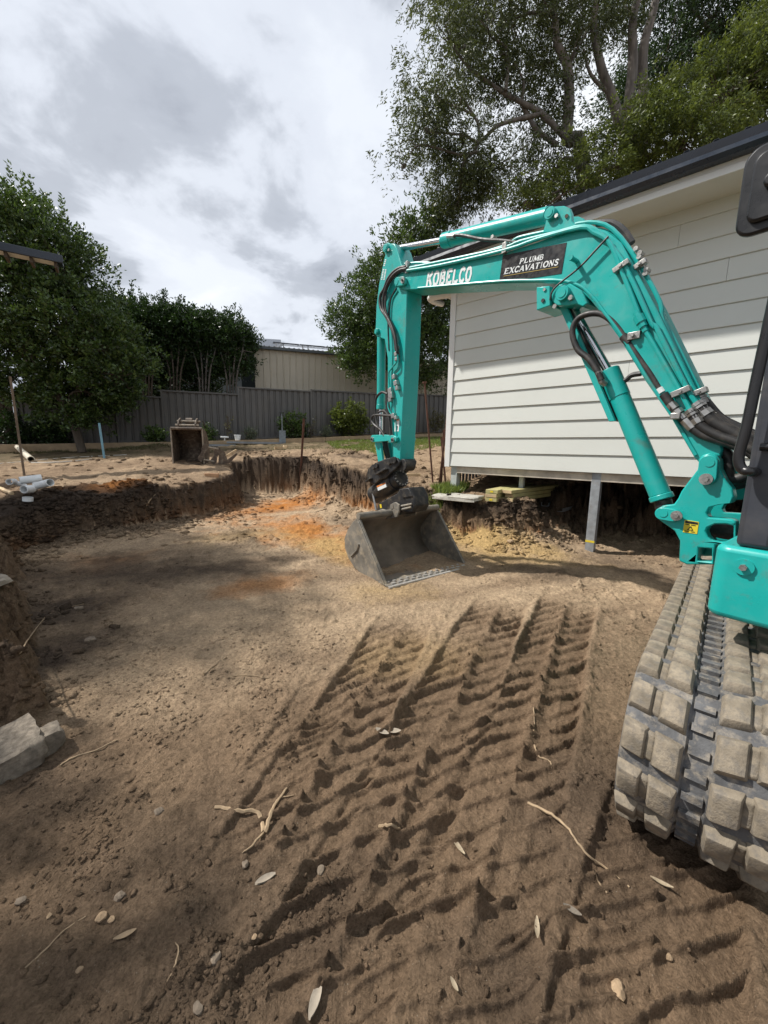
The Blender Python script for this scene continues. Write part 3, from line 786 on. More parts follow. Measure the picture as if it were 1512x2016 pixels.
# boom cylinder under the boom
b_top = bl(1113, 580, YB); b_mid = bl(1199, 730, YB); b_bot = bl(1304, 984, YB); b_pin = bl(1311, 1012, YB)
bc = cyl(exc, 'boom_cylinder', b_bot, b_mid, 0.055, 'turquoise', 0.061, 0.03)
cyl(bc, 'gland', b_mid + (b_bot - b_mid) * 0.0, b_mid + (b_bot - b_mid) * 0.22, 0.058, 'turquoise')
cyl(bc, 'cylinder_rod', b_top, b_mid + (b_bot - b_mid) * 0.05, 0.026, 'chrome')
cyl(bc, 'rod_eye', b_top + Vector((0, -.05, 0)), b_top + Vector((0, .05, 0)), 0.052, 'black_steel')
cyl(bc, 'base_eye', b_pin + (b_bot - b_pin) * 0.0, b_bot, 0.045, 'black_steel')
z3 = zo(1000, 500, 2.953)
gd = [z3(*p) for p in ((300, 305), (345, 300), (627, 972), (590, 975))]
MB().prism(polyxz(gd, YB + 0.05), YB + 0.035, YB + 0.06).build('rod_guard', 'turquoise', bc, 20, 0.003)
gi = [z3(*p) for p in ((335, 305), (362, 300), (632, 960), (612, 972))]
MB().prism(polyxz(gi, YB + 0.03), YB - 0.045, YB + 0.03).build('guard_channel', 'black_steel', bc, 20)
loop = [bl(*z3(*p), YB + 0.10) for p in ((545, 735), (520, 680), (470, 610), (410, 560), (380, 490), (378, 430), (410, 375), (470, 348), (540, 348), (600, 385), (650, 440), (690, 500), (760, 600), (830, 700), (885, 790))]
hz = MB().tube(spline(loop, 5), 0.0185, 10).build('hose', 'black_rubber', exc)
MB().tube([bl(*z3(565, 755), YB + .07), bl(*z3(548, 745), YB + .09), bl(*z3(525, 685), YB + .1)], 0.02, 8).build('hose_fitting', 'zinc', hz)
MB().tube([bl(*z3(880, 783), YB + .1), bl(*z3(898, 808), YB + .1)], 0.0215, 10).build('hose_band', 'decal_white', hz)
MB().tube([bl(*z3(672, 478), YB + .1), bl(*z3(708, 520), YB + .1)], 0.025, 10).build('hose_clamp', 'black_rubber', hz)
c = bl(*z3(730, 475), yn + .01); MB().box((c.x - .035, yn, c.z - .02), (c.x + .03, yn + .018, c.z + .02)).build('clamp_plate', 'zinc', hz, 20, .003)
MB().tube([c, c + Vector((0, .028, 0))], 0.011, 6).build('bolt', 'zinc', hz)
sm_ = [bl(*z3(*p), YB - 0.0) for p in ((660, 745), (690, 730), (720, 705), (775, 695))]
MB().tube(spline(sm_, 4), 0.015, 8).build('hose', 'black_rubber', exc)

# --- steel pipes along the boom
z1 = zo(700, 380, 2.52)
def pipe(pts, y, r, mat='turquoise', name='pipe', par=boom, n=8, sp=3):
    ys = y if isinstance(y, (list, tuple)) else [y] * len(pts)
    q = [bl(p[0], p[1], yy) for p, yy in zip(pts, ys)]
    return MB().tube(spline(q, sp), r, n).build(name, mat, par)
P1 = [z1(*p) for p in ((245, 352), (330, 345), (420, 352), (540, 322), (735, 265), (790, 232), (830, 216), (1000, 180), (1155, 145), (1275, 180), (1400, 340), (1512, 545))] + [z3(*p) for p in ((905, 400), (1080, 790))]
pipe(P1, yn - 0.03, 0.0115)
P2 = [z1(*p) for p in ((255, 385), (420, 358), (740, 284), (900, 230), (1120, 172), (1180, 195), (1255, 240), (1310, 360), (1400, 585))] + [z3(*p) for p in ((765, 380),)]
pipe(P2, yn + 0.02, 0.0125)
P3 = [z1(*p) for p in ((270, 372), (560, 312), (740, 272), (820, 240), (1000, 196), (1130, 165), (1215, 205), (1330, 350), (1470, 650))] + [z3(*p) for p in ((860, 420), (1035, 770), (1105, 880))]
pipe(P3, yn + 0.015, 0.0125)
P4 = [z1(*p) for p in ((1170, 180), (1230, 190), (1320, 235), (1380, 350), (1470, 540))] + [z3(*p) for p in ((950, 470), (1110, 790))]
pipe(P4, yn - 0.05, 0.0125)
P5 = [z3(*p) for p in ((795, 440), (835, 505), (875, 575), (1000, 795), (1060, 910))]
pipe(P5, yn + 0.02, 0.0125)
P6 = [z1(*p) for p in ((1200, 150), (1270, 150), (1330, 190), (1370, 250))]
pipe(P6, yn - 0.09, 0.02, 'black_rubber', 'hose')
for (X, Y), (dx, dz), yy in (((656, 70), (.042, .014), yn + .03), ((768, 58), (.03, .013), yn + .0), ((1003, 800), (.042, .015), yn + .03), ((1110, 802), (.034, .014), yn + .0)):
    c = bl(*z3(X, Y), yy); rot = Matrix.Translation(c) @ Matrix.Rotation(R(22), 4, 'Y')
    o = MB().box((-dx, -.03, -dz), (dx, .008, dz), rot).build('pipe_clamp', 'zinc', boom, 20, .002)
    MB().tube([c, c + Vector((0, .02, 0))], 0.010, 6).build('bolt', 'zinc', o)
c = z1(735, 270); q = bl(*c, yn + .03); MB().box((q.x - .018, yn - .03, q.z - .035), (q.x + .018, q.y, q.z + .035)).build('pipe_clamp', 'zinc', boom, 20, .002)
q0, q1 = bl(*z3(745, 340), yn + .02), bl(*z3(802, 450), yn + .02)
m = MB()
for a, b, r_ in ((0, .2, .018), (.2, .55, .027), (.55, .78, .022), (.78, 1, .016)): m.tube([q0.lerp(q1, a), q0.lerp(q1, b)], r_, 8)
m.build('check_valve', 'turquoise', boom, 30)
# row of small fittings on the boom bend
m = MB()
for k in range(7):
    q = bl(*z3(752 + k * 9 + (k % 2) * 14, -25 + k * 24), yn - .03); m.tube([q + Vector((0, -.02, 0)), q + Vector((0, .025, 0))], 0.013, 6)
m.build('pipe_unions', 'zinc', boom, 30)['kind'] = 'stuff'
# wire across the bend
pipe([z1(*p) for p in ((1255, 215), (1190, 285), (1110, 370), (1010, 450), (975, 490), (965, 530))], yn + .03, 0.006, 'black_rubber', 'cable', boom, 6)
# hoses from the lower boom back to the body
for pts, r_, y_ in ((((905, 815), (960, 890), (1000, 940), (1060, 1000), (1130, 1050), (1230, 1085), (1340, 1120), (1430, 1170), (1500, 1240)), .022, yn + .02),
                    (((1065, 915), (1100, 975), (1150, 1020), (1230, 1060), (1330, 1095), (1440, 1150), (1512, 1220)), .022, yn + .03),
                    (((1110, 885), (1150, 935), (1210, 985), (1300, 1035), (1380, 1080), (1440, 1140)), .030, yn + .0),
                    (((1130, 850), (1190, 930), (1260, 985), (1350, 1030), (1450, 1080)), .026, yn - .05),
                    (((1150, 860), (1230, 950), (1320, 1000), (1450, 1060)), .022, yn - .09),
                    (((1240, 1120), (1290, 1200), (1280, 1260), (1300, 1310), (1380, 1290), (1440, 1240)), .026, yn - .05),
                    (((1200, 1150), (1270, 1220), (1290, 1330), (1360, 1330), (1440, 1290)), .03, yn - .12),
                    (((1150, 1615), (1200, 1600), (1260, 1610), (1340, 1620), (1400, 1640)), .045, YB - .02)):
    pipe([z3(*p) for p in pts], y_, r_, 'black_rubber', 'hose', exc, 10, 5)
for (Xa, Ya), (Xb, Yb), y_, r_ in (((945, 870), (1075, 1015), yn + .02, .0235), ((1055, 905), (1110, 985), yn + .03, .0235), ((1090, 870), (1160, 940), yn + .0, .031), ((1118, 810), (1140, 870), yn - .03, .02)):
    q0, q1 = bl(*z3(Xa, Ya), y_), bl(*z3(Xb, Yb), y_); m = MB()
    for a, b, k in ((0, .22, 1), (.28, .42, 1.15), (.46, .62, .95), (.66, 1, 1.08)): m.tube([q0.lerp(q1, a), q0.lerp(q1, b)], r_ * k, 8)
    m.build('hose_fitting', 'zinc', exc, 30)
q = bl(*z3(990, 945), yn + .03); MB().box((q.x - .015, q.y - .02, q.z - .014), (q.x + .03, q.y + .025, q.z + .018)).build('hose_block', 'zinc', exc, 20, .004)

# --- swing bracket
z8 = zo(1270, 740, 4.033)
yc = YB + 0.17
cheek = [z8(*p) for p in ((430, 660), (450, 630), (505, 612), (560, 625), (592, 665), (595, 740), (640, 830), (690, 890), (706, 960), (690, 1010), (600, 1020), (520, 1040), (490, 1090), (500, 1125), (690, 1140), (720, 1160), (720, 1330),
                          (560, 1345), (545, 1500), (330, 1500), (268, 1470), (275, 1310), (232, 1230), (120, 1152), (80, 1115), (84, 1062), (140, 1030), (225, 1022), (260, 975), (285, 920), (335, 850), (415, 745))]
hole1 = [z8(*p) for p in ((425, 1365), (530, 1372), (528, 1478), (412, 1470))]
hole2 = [z8(*p) for p in ((482, 1235), (500, 1200), (550, 1178), (640, 1178), (700, 1190), (700, 1318), (600, 1322), (530, 1310), (495, 1275))]
sb = MB().prism(polyxz(cheek, yc), yc - 0.07, yc, holes=[polyxz(hole1, yc), polyxz(hole2, yc)]).build('swing_bracket', 'turquoise_worn', exc, 30, 0.007)
MB().prism(polyxz(cheek, yc), YB - 0.17, YB - 0.115).build('bracket_cheek', 'turquoise_worn', sb, 30, 0.005)
core = [z8(*p) for p in ((300, 1240), (380, 1220), (350, 1340), (350, 1490), (275, 1465), (280, 1310))]
MB().prism(polyxz(core, yc), YB - 0.114, yc - 0.071).build('bracket_core', 'turquoise_worn', sb, 20, 0.01)
def plate(a, b, r, y, par):
    A, B = bl(*a, y), bl(*b, y); return MB().prism(capsule((A.x, A.z), (B.x, B.z), r), y, y + 0.022).build('pin_plate', 'turquoise', par, 30, 0.004)
p1 = plate(z8(510, 690), z8(502, 800), 0.038, yc + .001, sb)
p2 = plate(z8(145, 1092), z8(225, 1105), 0.034, yc + .001, sb)
for (X, Y), r_, pp in (((485, 820), .028, p1), ((252, 1110), .026, p2)):
    q = bl(*z8(X, Y), yc + .023); MB().tube([q, q + Vector((0, .008, 0))], r_, 24).build('washer', 'zinc', pp)
    MB().tube([q, q + Vector((0, .022, 0))], r_ * .5, 6).build('bolt', 'zinc', pp, 20)
for (X, Y), pp in (((510, 688), p1), ((143, 1090), p2)):
    q = bl(*z8(X, Y), yc + .023); MB().tube([q, q + Vector((0, .003, 0))], .021, 20).build('pin_ring', 'turquoise', pp)
# warning sticker
ww = [z8(*p) for p in ((316, 1142), (428, 1160), (414, 1255), (300, 1240))]
ws = MB().prism(polyxz(ww, yc), yc - .002, yc + .002).build('warning_sticker', 'decal_yellow', sb, None)
ws['label'] = 'yellow warning sticker with a black triangle'
def wq(u, v): return bil(ww, u, v)
m = MB()
m.prism(polyxz([wq(.06, .95), wq(.95, .95), wq(.95, .76), wq(.06, .76)], yc), yc + .0021, yc + .003)
for a, b, v in ((.1, .36, .66), (.5, .82, .66), (.12, .4, .12), (.55, .82, .12)): m.prism(polyxz([wq(a, v + .03), wq(b, v + .03), wq(b, v - .03), wq(a, v - .03)], yc), yc + .0021, yc + .003)
t_ = [(.5, .58), (.26, .22), (.72, .22)]; ti = [(.49, .47), (.36, .27), (.62, .27)]
m.prism(polyxz([wq(*p) for p in t_], yc), yc + .0021, yc + .003, holes=[polyxz([wq(*p) for p in ti], yc)])
m.build('sticker_print', 'decal_black', ws, None)

# --- arm (stick)
ya = YB + 0.095
arm_px = [(766, 483), (770, 479), (776, 479), (781, 488), (790, 520), (801, 533), (801, 575), (799, 660), (795, 762), (788, 900), (787, 913), (774, 905), (773, 858), (770, 819), (763, 767), (763, 705), (757, 668), (741, 662), (739, 651), (741, 602), (746, 560), (756, 510), (762, 489)]
arm = MB().prism(polyxz(arm_px, ya), YB - 0.095, YB + 0.095).build('arm', 'turquoise', exc, 30, 0.007)
pin(*zt(475, 310), ya, 0.036, 0.03, arm)
pin(744, 653, ya, 0.03, 0.025, arm, bolt=False)
# recessed side outline and tip ear of the arm
sidep = [zt(*p) for p in ((700, 1290), (560, 1560), (510, 1990))] + [(764, 640), (766, 690)]
MB().tube(spline([bl(x, y, ya + .002) for x, y in sidep], 4), 0.008, 6).build('edge_weld', 'black_steel', arm)
sidep = [zt(*p) for p in ((740, 1350), (600, 1600), (570, 1990))] + [(770, 640), (773, 690), (772, 760), (779, 822), (781, 860)]
MB().tube(spline([bl(x, y, ya + .002) for x, y in sidep], 4), 0.009, 6).build('edge_weld', 'turquoise', arm)
# hoses looping past the arm top and the small print down its edge
for k, (dx, r_) in enumerate(((0, .016), (7, .013), (13, .011))):
    pts = [zt(*p) for p in ((930, 760), (760, 800), (600, 920), (480, 1090), (400, 1300), (310 + dx * 6, 1460), (290 + dx * 7, 1640), (330 + dx * 6, 1820), (450 + dx * 3, 2000))] + [(768 + dx * .3, 640), (776, 660), (780, 690)]
    pts = [(x + dx * .25, y + dx * .5) for x, y in pts]
    pipe(pts, ya + .03 + .01 * (k % 2), r_, 'black_rubber', 'hose', arm, 8, 5)
q = bl(*zt(955, 775), yn + .01); MB().box((q.x - .015, yn - .02, q.z - .05), (q.x + .015, yn + .02, q.z + .05)).build('pipe_clamp', 'zinc', arm, 20, .002)
m = MB()
for a, b, n_ in (((335, 1080), (385, 800), 7), ((395, 1085), (440, 810), 8), ((395, 740), (440, 560), 4)):
    for k in range(n_):
        t0, t1 = k / n_, (k + .62) / n_
        A = (a[0] + (b[0] - a[0]) * t0, a[1] + (b[1] - a[1]) * t0); B = (a[0] + (b[0] - a[0]) * t1, a[1] + (b[1] - a[1]) * t1)
        w = 17
        m.prism(polyxz([zt(A[0] - w, A[1]), zt(A[0] + w, A[1]), zt(B[0] + w, B[1]), zt(B[0] - w, B[1])], ya), ya, ya + .002)
m.build('capacity_print', 'decal_white', arm, None)
# fittings and valve down the arm side
z2 = zo(660, 680, 4.033)
for pts, r_, mt, nm in ((((485, -20), (490, 60), (488, 130), (450, 180), (425, 220), (430, 300), (435, 350)), .008, 'turquoise', 'pipe'),
                        (((495, 60), (500, 140), (495, 180), (470, 210), (465, 250)), .008, 'turquoise', 'pipe'),
                        (((440, 400), (425, 440), (420, 490), (445, 545), (470, 560)), .008, 'turquoise', 'pipe'),
                        (((415, 385), (370, 372), (330, 410), (318, 470), (320, 560), (340, 640), (370, 690)), .013, 'black_rubber', 'hose'),
                        (((470, 560), (380, 555), (310, 555), (288, 590), (310, 630), (360, 670), (390, 720)), .013, 'black_rubber', 'hose'),
                        (((345, 530), (390, 520), (425, 570), (435, 650), (440, 720)), .012, 'black_rubber', 'hose')):
    pipe([z2(*p) for p in pts], ya + .025, r_, mt, nm, arm, 8, 5)
m = MB()
for X, Y, s_ in ((487, 20, .016), (487, 70, .02), (490, 110, .017), (470, 250, .022), (485, 300, .024), (495, 340, .02), (440, 360, .026), (445, 400, .03), (440, 430, .022), (465, 560, .024), (485, 575, .018)):
    q = bl(*z2(X, Y), ya + .02); m.box((q.x - s_, ya - .005, q.z - s_), (q.x + s_, ya + .04, q.z + s_), Matrix.Translation(q) @ Matrix.Rotation(R(12), 4, 'Y') @ Matrix.Translation(-q))
m.build('hydraulic_fittings', 'zinc', arm, 20, .004)['kind'] = 'stuff'
st = [z2(*p) for p in ((476, 584), (510, 582), (505, 682), (470, 684))]
sk = MB().prism(polyxz(st, ya), ya - .002, ya + .002).build('sticker', 'decal_white', arm, None)
MB().prism(polyxz([z2(*p) for p in ((478, 587), (508, 585), (507, 597), (477, 599))], ya), ya + .0021, ya + .003).build('sticker_print', 'decal_orange', sk, None)
MB().prism(polyxz([z2(*p) for p in ((486, 640), (498, 638), (496, 670), (483, 672))], ya), ya + .0021, ya + .003).build('sticker_print', 'decal_black', sk, None)
# bucket cylinder on the far side of the arm
k_top = bl(751, 655, YB); k_mid = bl(750, 806, YB); k_rod = bl(750, 866, YB)
bk = cyl(exc, 'bucket_cylinder', k_mid, k_top, 0.046, 'turquoise', 0.05, 0.05)
cyl(bk, 'cylinder_rod', k_rod, k_mid, 0.022, 'chrome')
# H-link and tipping links
zh = zo(700, 840, 9.45)
hl = [zh(*p) for p in ((285, 200), (310, 155), (560, 150), (720, 165), (770, 200), (760, 270), (700, 300), (620, 265), (400, 285), (310, 290))]
H1 = MB().prism(polyxz(hl, ya + .03), ya + .001, ya + .035).build('tipping_link', 'turquoise', exc, 30, .004)
MB().prism(polyxz(hl, ya + .03), YB - .13, YB - .1).build('link_cheek', 'turquoise', H1, 30, .004)
for X, Y in ((318, 235), (697, 245)):
    q = bl(*zh(X, Y), ya + .035); MB().tube([q, q + Vector((0, .012, 0))], .024, 20).build('washer', 'zinc', H1); MB().tube([q, q + Vector((0, .022, 0))], .012, 6).build('bolt', 'black_steel', H1, 20)
for y_ in (YB + .06, YB - .09):
    dl = [zh(*p) for p in ((350, 290), (450, 290), (490, 620), (560, 650), (520, 740), (480, 720), (410, 650))]
    MB().prism(polyxz(dl, ya), y_, y_ + .03).build('lower_link', 'turquoise', H1, 30, .004)
for k in range(3):
    pipe([zh(*p) for p in ((480 + 40 * k, 120), (510 + 35 * k, 320), (550 + 30 * k, 480), (600 + 20 * k, 640))], YB + .02 - .03 * k, .013, 'black_rubber', 'hose', exc, 8, 4)

# --- black tilting hitch
yh = YB + 0.12
head = [zh(*p) for p in ((213, 900), (225, 790), (290, 720), (400, 655), (560, 595), (690, 568), (770, 585), (812, 650), (800, 720), (740, 790), (640, 870), (560, 960), (440, 990), (350, 1080), (280, 1050), (222, 1010))]
hh_ = MB().prism(polyxz(head, yh), yh - .05, yh).build('tilt_hitch', 'black_steel', exc, 30, .008)
MB().prism(polyxz(head, yh), YB - .12, YB - .07).build('hitch_cheek', 'black_steel', hh_, 30, .008)
cyl(hh_, 'arm_pin_boss', bl(*zh(870, 715), YB + .085) + Vector((0, -.13, 0)), bl(*zh(870, 715), YB + .085), 0.062, 'black_steel')
for X, Y, r_ in ((635, 660, .03), (690, 630, .03), (735, 620, .034), (345, 750, .028), (400, 725, .03)):
    q = bl(*zh(X, Y), yh); MB().tube([q, q + Vector((0, .02, 0))], r_, 16).build('pin', 'black_steel', hh_)
bar = [zh(*p) for p in ((415, 880), (600, 770), (618, 795), (430, 905))]
MB().prism(polyxz(bar, yh), yh, yh + .05).build('rib_plate', 'black_steel', hh_, 20, .004)
bar = [zh(*p) for p in ((225, 1010), (310, 945), (325, 965), (235, 1035))]
MB().prism(polyxz(bar, yh), yh, yh + .04).build('rib_plate', 'black_steel', hh_, 20, .004)
dr0, dr1 = bl(*zh(360, 1270), YB), bl(*zh(760, 1010), YB)
cyl(hh_, 'tilt_actuator', dr0, dr1, 0.105, 'black_steel')
gcap = bl(*zh(830, 970), YB); dv = (dr1 - dr0).normalized()
go = cyl(hh_, 'actuator_cap', dr1, gcap + dv * .02, 0.095, 'black_steel')
m = MB()
for k in range(14):
    a_ = 2 * math.pi * k / 14; u_ = dv.orthogonal().normalized(); w_ = dv.cross(u_)
    q = gcap + dv * .02 + (u_ * math.cos(a_) + w_ * math.sin(a_)) * .078; m.tube([q - dv * .01, q + dv * .014], .009, 6)
m.build('cap_bolts', 'zinc', go, 20)['kind'] = 'stuff'
stp = [zh(*p) for p in ((395, 1105), (555, 1040), (575, 1120), (418, 1192))]
ysd = YB + .108
so = MB().prism(polyxz(stp, ysd), ysd - .02, ysd).build('sticker', 'decal_white', hh_, None)
MB().prism(polyxz([zh(*p) for p in ((395, 1105), (555, 1040), (560, 1062), (402, 1130))], ysd), ysd + .0005, ysd + .002).build('sticker_print', 'decal_orange', so, None)
low = [zh(*p) for p in ((390, 1600), (400, 1500), (440, 1420), (600, 1330), (770, 1240), (820, 1160), (1000, 1130), (1082, 1300), (1100, 1480), (1050, 1600), (880, 1590), (820, 1650), (700, 1610), (560, 1630))]
lo_ = MB().prism(polyxz(low, YB + .10), YB - .10, YB + .10).build('quick_coupler', 'black_steel', hh_, 30, .012)
for X, Y, r_ in ((722, 1480, .034), (480, 1590, .03)):
    q = bl(*zh(X, Y), YB + .10); MB().tube([q, q + Vector((0, .025, 0))], r_ * 1.35, 18).build('pin_collar', 'black_steel', lo_); MB().tube([q, q + Vector((0, .04, 0))], r_ * .8, 16).build('pin', 'bucket_steel', lo_)
MB().prism(polyxz([zh(*p) for p in ((450, 1445), (480, 1440), (492, 1510), (462, 1515))], YB + .1), YB + .1, YB + .103).build('yellow_mark', 'decal_yellow', lo_, None)
fb = [zh(*p) for p in ((820, 1160), (1000, 1135), (1075, 1300), (890, 1330))]
MB().prism(polyxz(fb, YB + .1), YB + .02, YB + .112).build('coupler_block', 'black_steel', lo_, 20, .008)
cyl(hh_, 'side_strut', bl(*zh(320, 1230), YB + .09), bl(*zh(385, 1560), YB + .09), .014, 'zinc')
for a, b in (((850, 1480), (1050, 1440)), ((860, 1540), (1040, 1500))): cyl(lo_, 'cross_rod', bl(*zh(*a), YB + .105), bl(*zh(*b), YB + .105), .012, 'bucket_steel')

# --- bucket
BW = 0.535
yl_ = YB + BW
bprof = [(707, 1018), (695, 1029), (686, 1043), (680, 1060), (681, 1080), (687, 1097), (699, 1117), (716, 1131), (738, 1141), (762, 1152)]
bx_ = polyxz(bprof, yl_)
zmin = bx_[-1][1]
bck = empty('bucket', (0, 0, 0)); bck.parent = exc
n_ = len(bx_); m = MB(); m.add([(x, YB - BW, z) for x, z in bx_] + [(x, YB + BW, z) for x, z in bx_], [(i, i + 1, n_ + i + 1, n_ + i) for i in range(n_ - 1)])
sh = m.build('shell', 'bucket_inside', bck, 60)
md = sh.modifiers.new('thick', 'SOLIDIFY'); md.thickness = .014; md.offset = 0
for s_ in (1, -1):
    y0 = YB + s_ * BW
    sp = MB().prism(bx_, y0 - .011, y0 + .011).build('side_plate', 'bucket_steel', bck, 20, .003)
    f0, f1 = Vector(bx_[0]), Vector(bx_[-1]); d_ = (f1 - f0).normalized(); nrm = Vector((-d_.y, d_.x))
    if nrm.x > 0: nrm = -nrm
    e = [f0 + d_ * .03, f1, f1 - nrm * -.045 * 1.0, f0 + d_ * .03 - nrm * -.045]
    e = [f0 + d_ * .05 - nrm * .004, f1 - nrm * .004, f1 + nrm * -.0 + Vector((.05, .004)), f0 + d_ * .06 + Vector((.05, 0))]
    MB().prism([tuple(p) for p in e], y0 + s_ * .012, y0 + s_ * .026).build('side_cutter', 'bucket_steel', sp, 20, .003)
    rb = [bl(x, y, yl_) for x, y in ((694, 1095), (706, 1082), (709, 1070))]
    MB().tube([(p.x, y0 + s_ * .014, p.z) for p in rb], .012, 6).build('side_weld', 'bucket_steel', sp)
t0 = bx_[0]
MB().tube([(t0[0] + .0, YB - BW - .012, t0[1] + .01), (t0[0], YB + BW + .012, t0[1] + .01)], .034, 18).build('top_tube', 'bucket_steel', bck)
l1, l0 = Vector(bx_[-1]), Vector(bx_[-2]); dd = (l1 - l0).normalized(); nn = Vector((-dd.y, dd.x))
if nn.y < 0: nn = -nn
lip = [l1 - dd * .11 + nn * .008, l1 + dd * .06 + nn * .006, l1 + dd * .065 - nn * .006, l1 - dd * .11 - nn * .014]
ed = MB().prism([tuple(p) for p in lip], YB - BW - .02, YB + BW + .02).build('cutting_edge', 'bucket_steel', bck, 20, .002)
l2 = [l1 + dd * .048 + nn * .0085, l1 + dd * .072 + nn * .006, l1 + dd * .074 - nn * .008, l1 + dd * .05 - nn * .012]
MB().prism([tuple(p) for p in l2], YB - BW - .024, YB + BW + .024).build('edge_strip', 'bright_steel', ed, 20)
m = MB()
for k in range(13):
    yy = YB - BW + .06 + k * (2 * BW - .12) / 12
    for q_, w_ in ((l1 + dd * .018 + nn * .01, .024), (l1 - dd * .03 + nn * .012, .014)):
        yy2 = yy + (0.03 if w_ < .02 else 0)
        m.box((q_.x - .011, yy2 - w_, q_.y - .004), (q_.x + .011, yy2 + w_, q_.y + .008))
m.build('edge_bolts', 'bright_steel', ed, 20)['kind'] = 'stuff'
# bracket ears that the coupler holds
for y_ in (YB - .135, YB + .115):
    ear_ = [zh(*p) for p in ((420, 1640), (430, 1560), (500, 1530), (640, 1560), (690, 1430), (760, 1400), (830, 1450), (830, 1560), (790, 1680), (600, 1720))]
    MB().prism(polyxz(ear_, YB + .12), y_, y_ + .02).build('hanger_ear', 'bucket_steel', bck, 30, .004)

# --- tracks (under-carriage turned towards the house)
tn = np.array([math.cos(R(48.5)), math.sin(R(48.5)), 0]); trr = np.array([tn[1], -tn[0], 0])
TYAW = math.atan2(tn[1], tn[0]) - EYAW
def make_track(off, detailed):
    cen = tn * 2.63 + trr * off; d = cen - EX
    tr = empty('track', (float(d @ ef), float(d @ el), 0.0), TYAW); tr.parent = exc
    Ra, hl_ = 0.275, 0.955          # sprocket radius with belt, half wheel base
    zc_ = 0.30
    path = []
    def pos(s):
        """point and tangent along the loop centre line"""
        Lp = 2 * hl_; arc_ = math.pi * Ra; tot = 2 * Lp + 2 * arc_; s = s % tot
        if s < Lp: return (hl_ - s, zc_ + Ra), (-1, 0)
        s -= Lp
        if s < arc_: a = math.pi / 2 + s / Ra; return (-hl_ + Ra * math.cos(a), zc_ + Ra * math.sin(a)), (-math.sin(a), math.cos(a))
        s -= arc_
        if s < Lp: return (-hl_ + s, zc_ - Ra), (1, 0)
        s -= Lp
        a = -math.pi / 2 + s / Ra; return (hl_ + Ra * math.cos(a), zc_ + Ra * math.sin(a)), (-math.sin(a), math.cos(a))
    tot = 4 * hl_ + 2 * math.pi * Ra
    N = 160; W = 0.2; m = MB(); ring = []
    for i in range(N):
        (x, z), (tx, tz) = pos(tot * i / N); nx, nz = tz, -tx
        ring.append([(x + nx * .0, -W, z + nz * .0), (x + nx * .012, -W * .92, z + nz * .012), (x + nx * .012, -.034, z + nz * .012), (x + nx * .002, -.028, z + nz * .002), (x + nx * .002, .028, z + nz * .002), (x + nx * .012, .034, z + nz * .012),
                     (x + nx * .012, W * .92, z + nz * .012), (x, W, z), (x - nx * .03, W, z - nz * .03), (x - nx * .03, -W, z - nz * .03)])
    k = 10; m.add([p for r_ in ring for p in r_], [(i * k + j, i * k + (j + 1) % k, ((i + 1) % N) * k + (j + 1) % k, ((i + 1) % N) * k + j) for i in range(N) for j in range(k)])
    m.build('belt', 'track_rubber', tr, 35)
    NL = 42
    # one lug: two raised pads joined by a lower bridge, slanted; local x along the belt, y across, z outwards
    def lug(sgn):
        mm = MB(); sl = 0.16
        def pad(y0, y1, l0, l1, h0, h1):
            b = [(-l0, y0), (l0, y0), (l0, y1), (-l0, y1)]; t = [(-l1, y0 + .010), (l1, y0 + .010), (l1, y1 - .010), (-l1, y1 - .010)]
            sh_ = lambda p, z: (p[0] - sl * (p[1] - .03), sgn * p[1], z)
            mm.add([sh_(p, h0) for p in b] + [sh_(p, h1) for p in t], [(3, 2, 1, 0), (4, 5, 6, 7)] + [(i, (i + 1) % 4, 4 + (i + 1) % 4, 4 + i) for i in range(4)])
        pad(.034, .114, .056, .045, .002, .038)
        pad(.098, .142, .048, .038, .002, .021)
        pad(.126, .200, .054, .043, .000, .036)
        me = mm.mesh('tread_lug')
        bm = bmesh.new(); bm.from_mesh(me); bmesh.ops.bevel(bm, geom=list(bm.edges), offset=.006, segments=2, affect='EDGES', profile=.5); bm.to_mesh(me); bm.free()
        me.materials.append(MATS['track_lug'])
        me.polygons.foreach_set('use_smooth', [True] * len(me.polygons)); me.set_sharp_from_angle(angle=R(30))
        return me
    ml = {1: lug(1), -1: lug(-1)}
    def mat_at(s):
        (x, z), (tx, tz) = pos(s); nx, nz = tz, -tx
        return Matrix(((tx, 0, nx, x), (0, 1, 0, 0), (tz, 0, nz, z), (0, 0, 0, 1)))
    if detailed:
        for i in range(NL):
            for sgn in (1, -1):
                o = bpy.data.objects.new('tread_lug', ml[sgn]); C.objects.link(o); o.parent = tr
                o.matrix_local = mat_at(tot * (i + (0.5 if sgn < 0 else 0)) / NL)
                if i == 0 and sgn == 1: o['label'] = 'chunky mud-dusted rubber tread lug'
    else:
        mm = MB()
        for i in range(NL):
            for sgn in (1, -1):
                Mx = mat_at(tot * (i + (0.5 if sgn < 0 else 0)) / NL); me = ml[sgn]
                mm.add([Mx @ v.co for v in me.vertices], [tuple(p.vertices) for p in me.polygons])
        o = mm.build('tread_lugs', 'track_lug', tr, 30); o['kind'] = 'stuff'
    mm = MB()
    for i in range(NL * 2):
        Mx = mat_at(tot * (i + .25) / (NL * 2)); mm.box((-.012, -.026, .0), (.012, .026, .016), Mx)
    mm.build('centre_links', 'track_rubber', tr, 20)['kind'] = 'stuff'
    for x in (-hl_, hl_): MB().tube([(x, -.12, zc_), (x, .12, zc_)], Ra - .035, 28).build('wheel', 'black_steel', tr)
    for x in (-.55, -.2, .15, .5): MB().tube([(x, -.12, .135), (x, .12, .135)], .085, 20).build('roller', 'black_steel', tr)
    MB().box((-.85, -.09, .17), (.85, .09, .42)).build('track_frame', 'turquoise_worn', tr, 20, .02)
    return tr
make_track(0.03, True)
make_track(1.60, False)
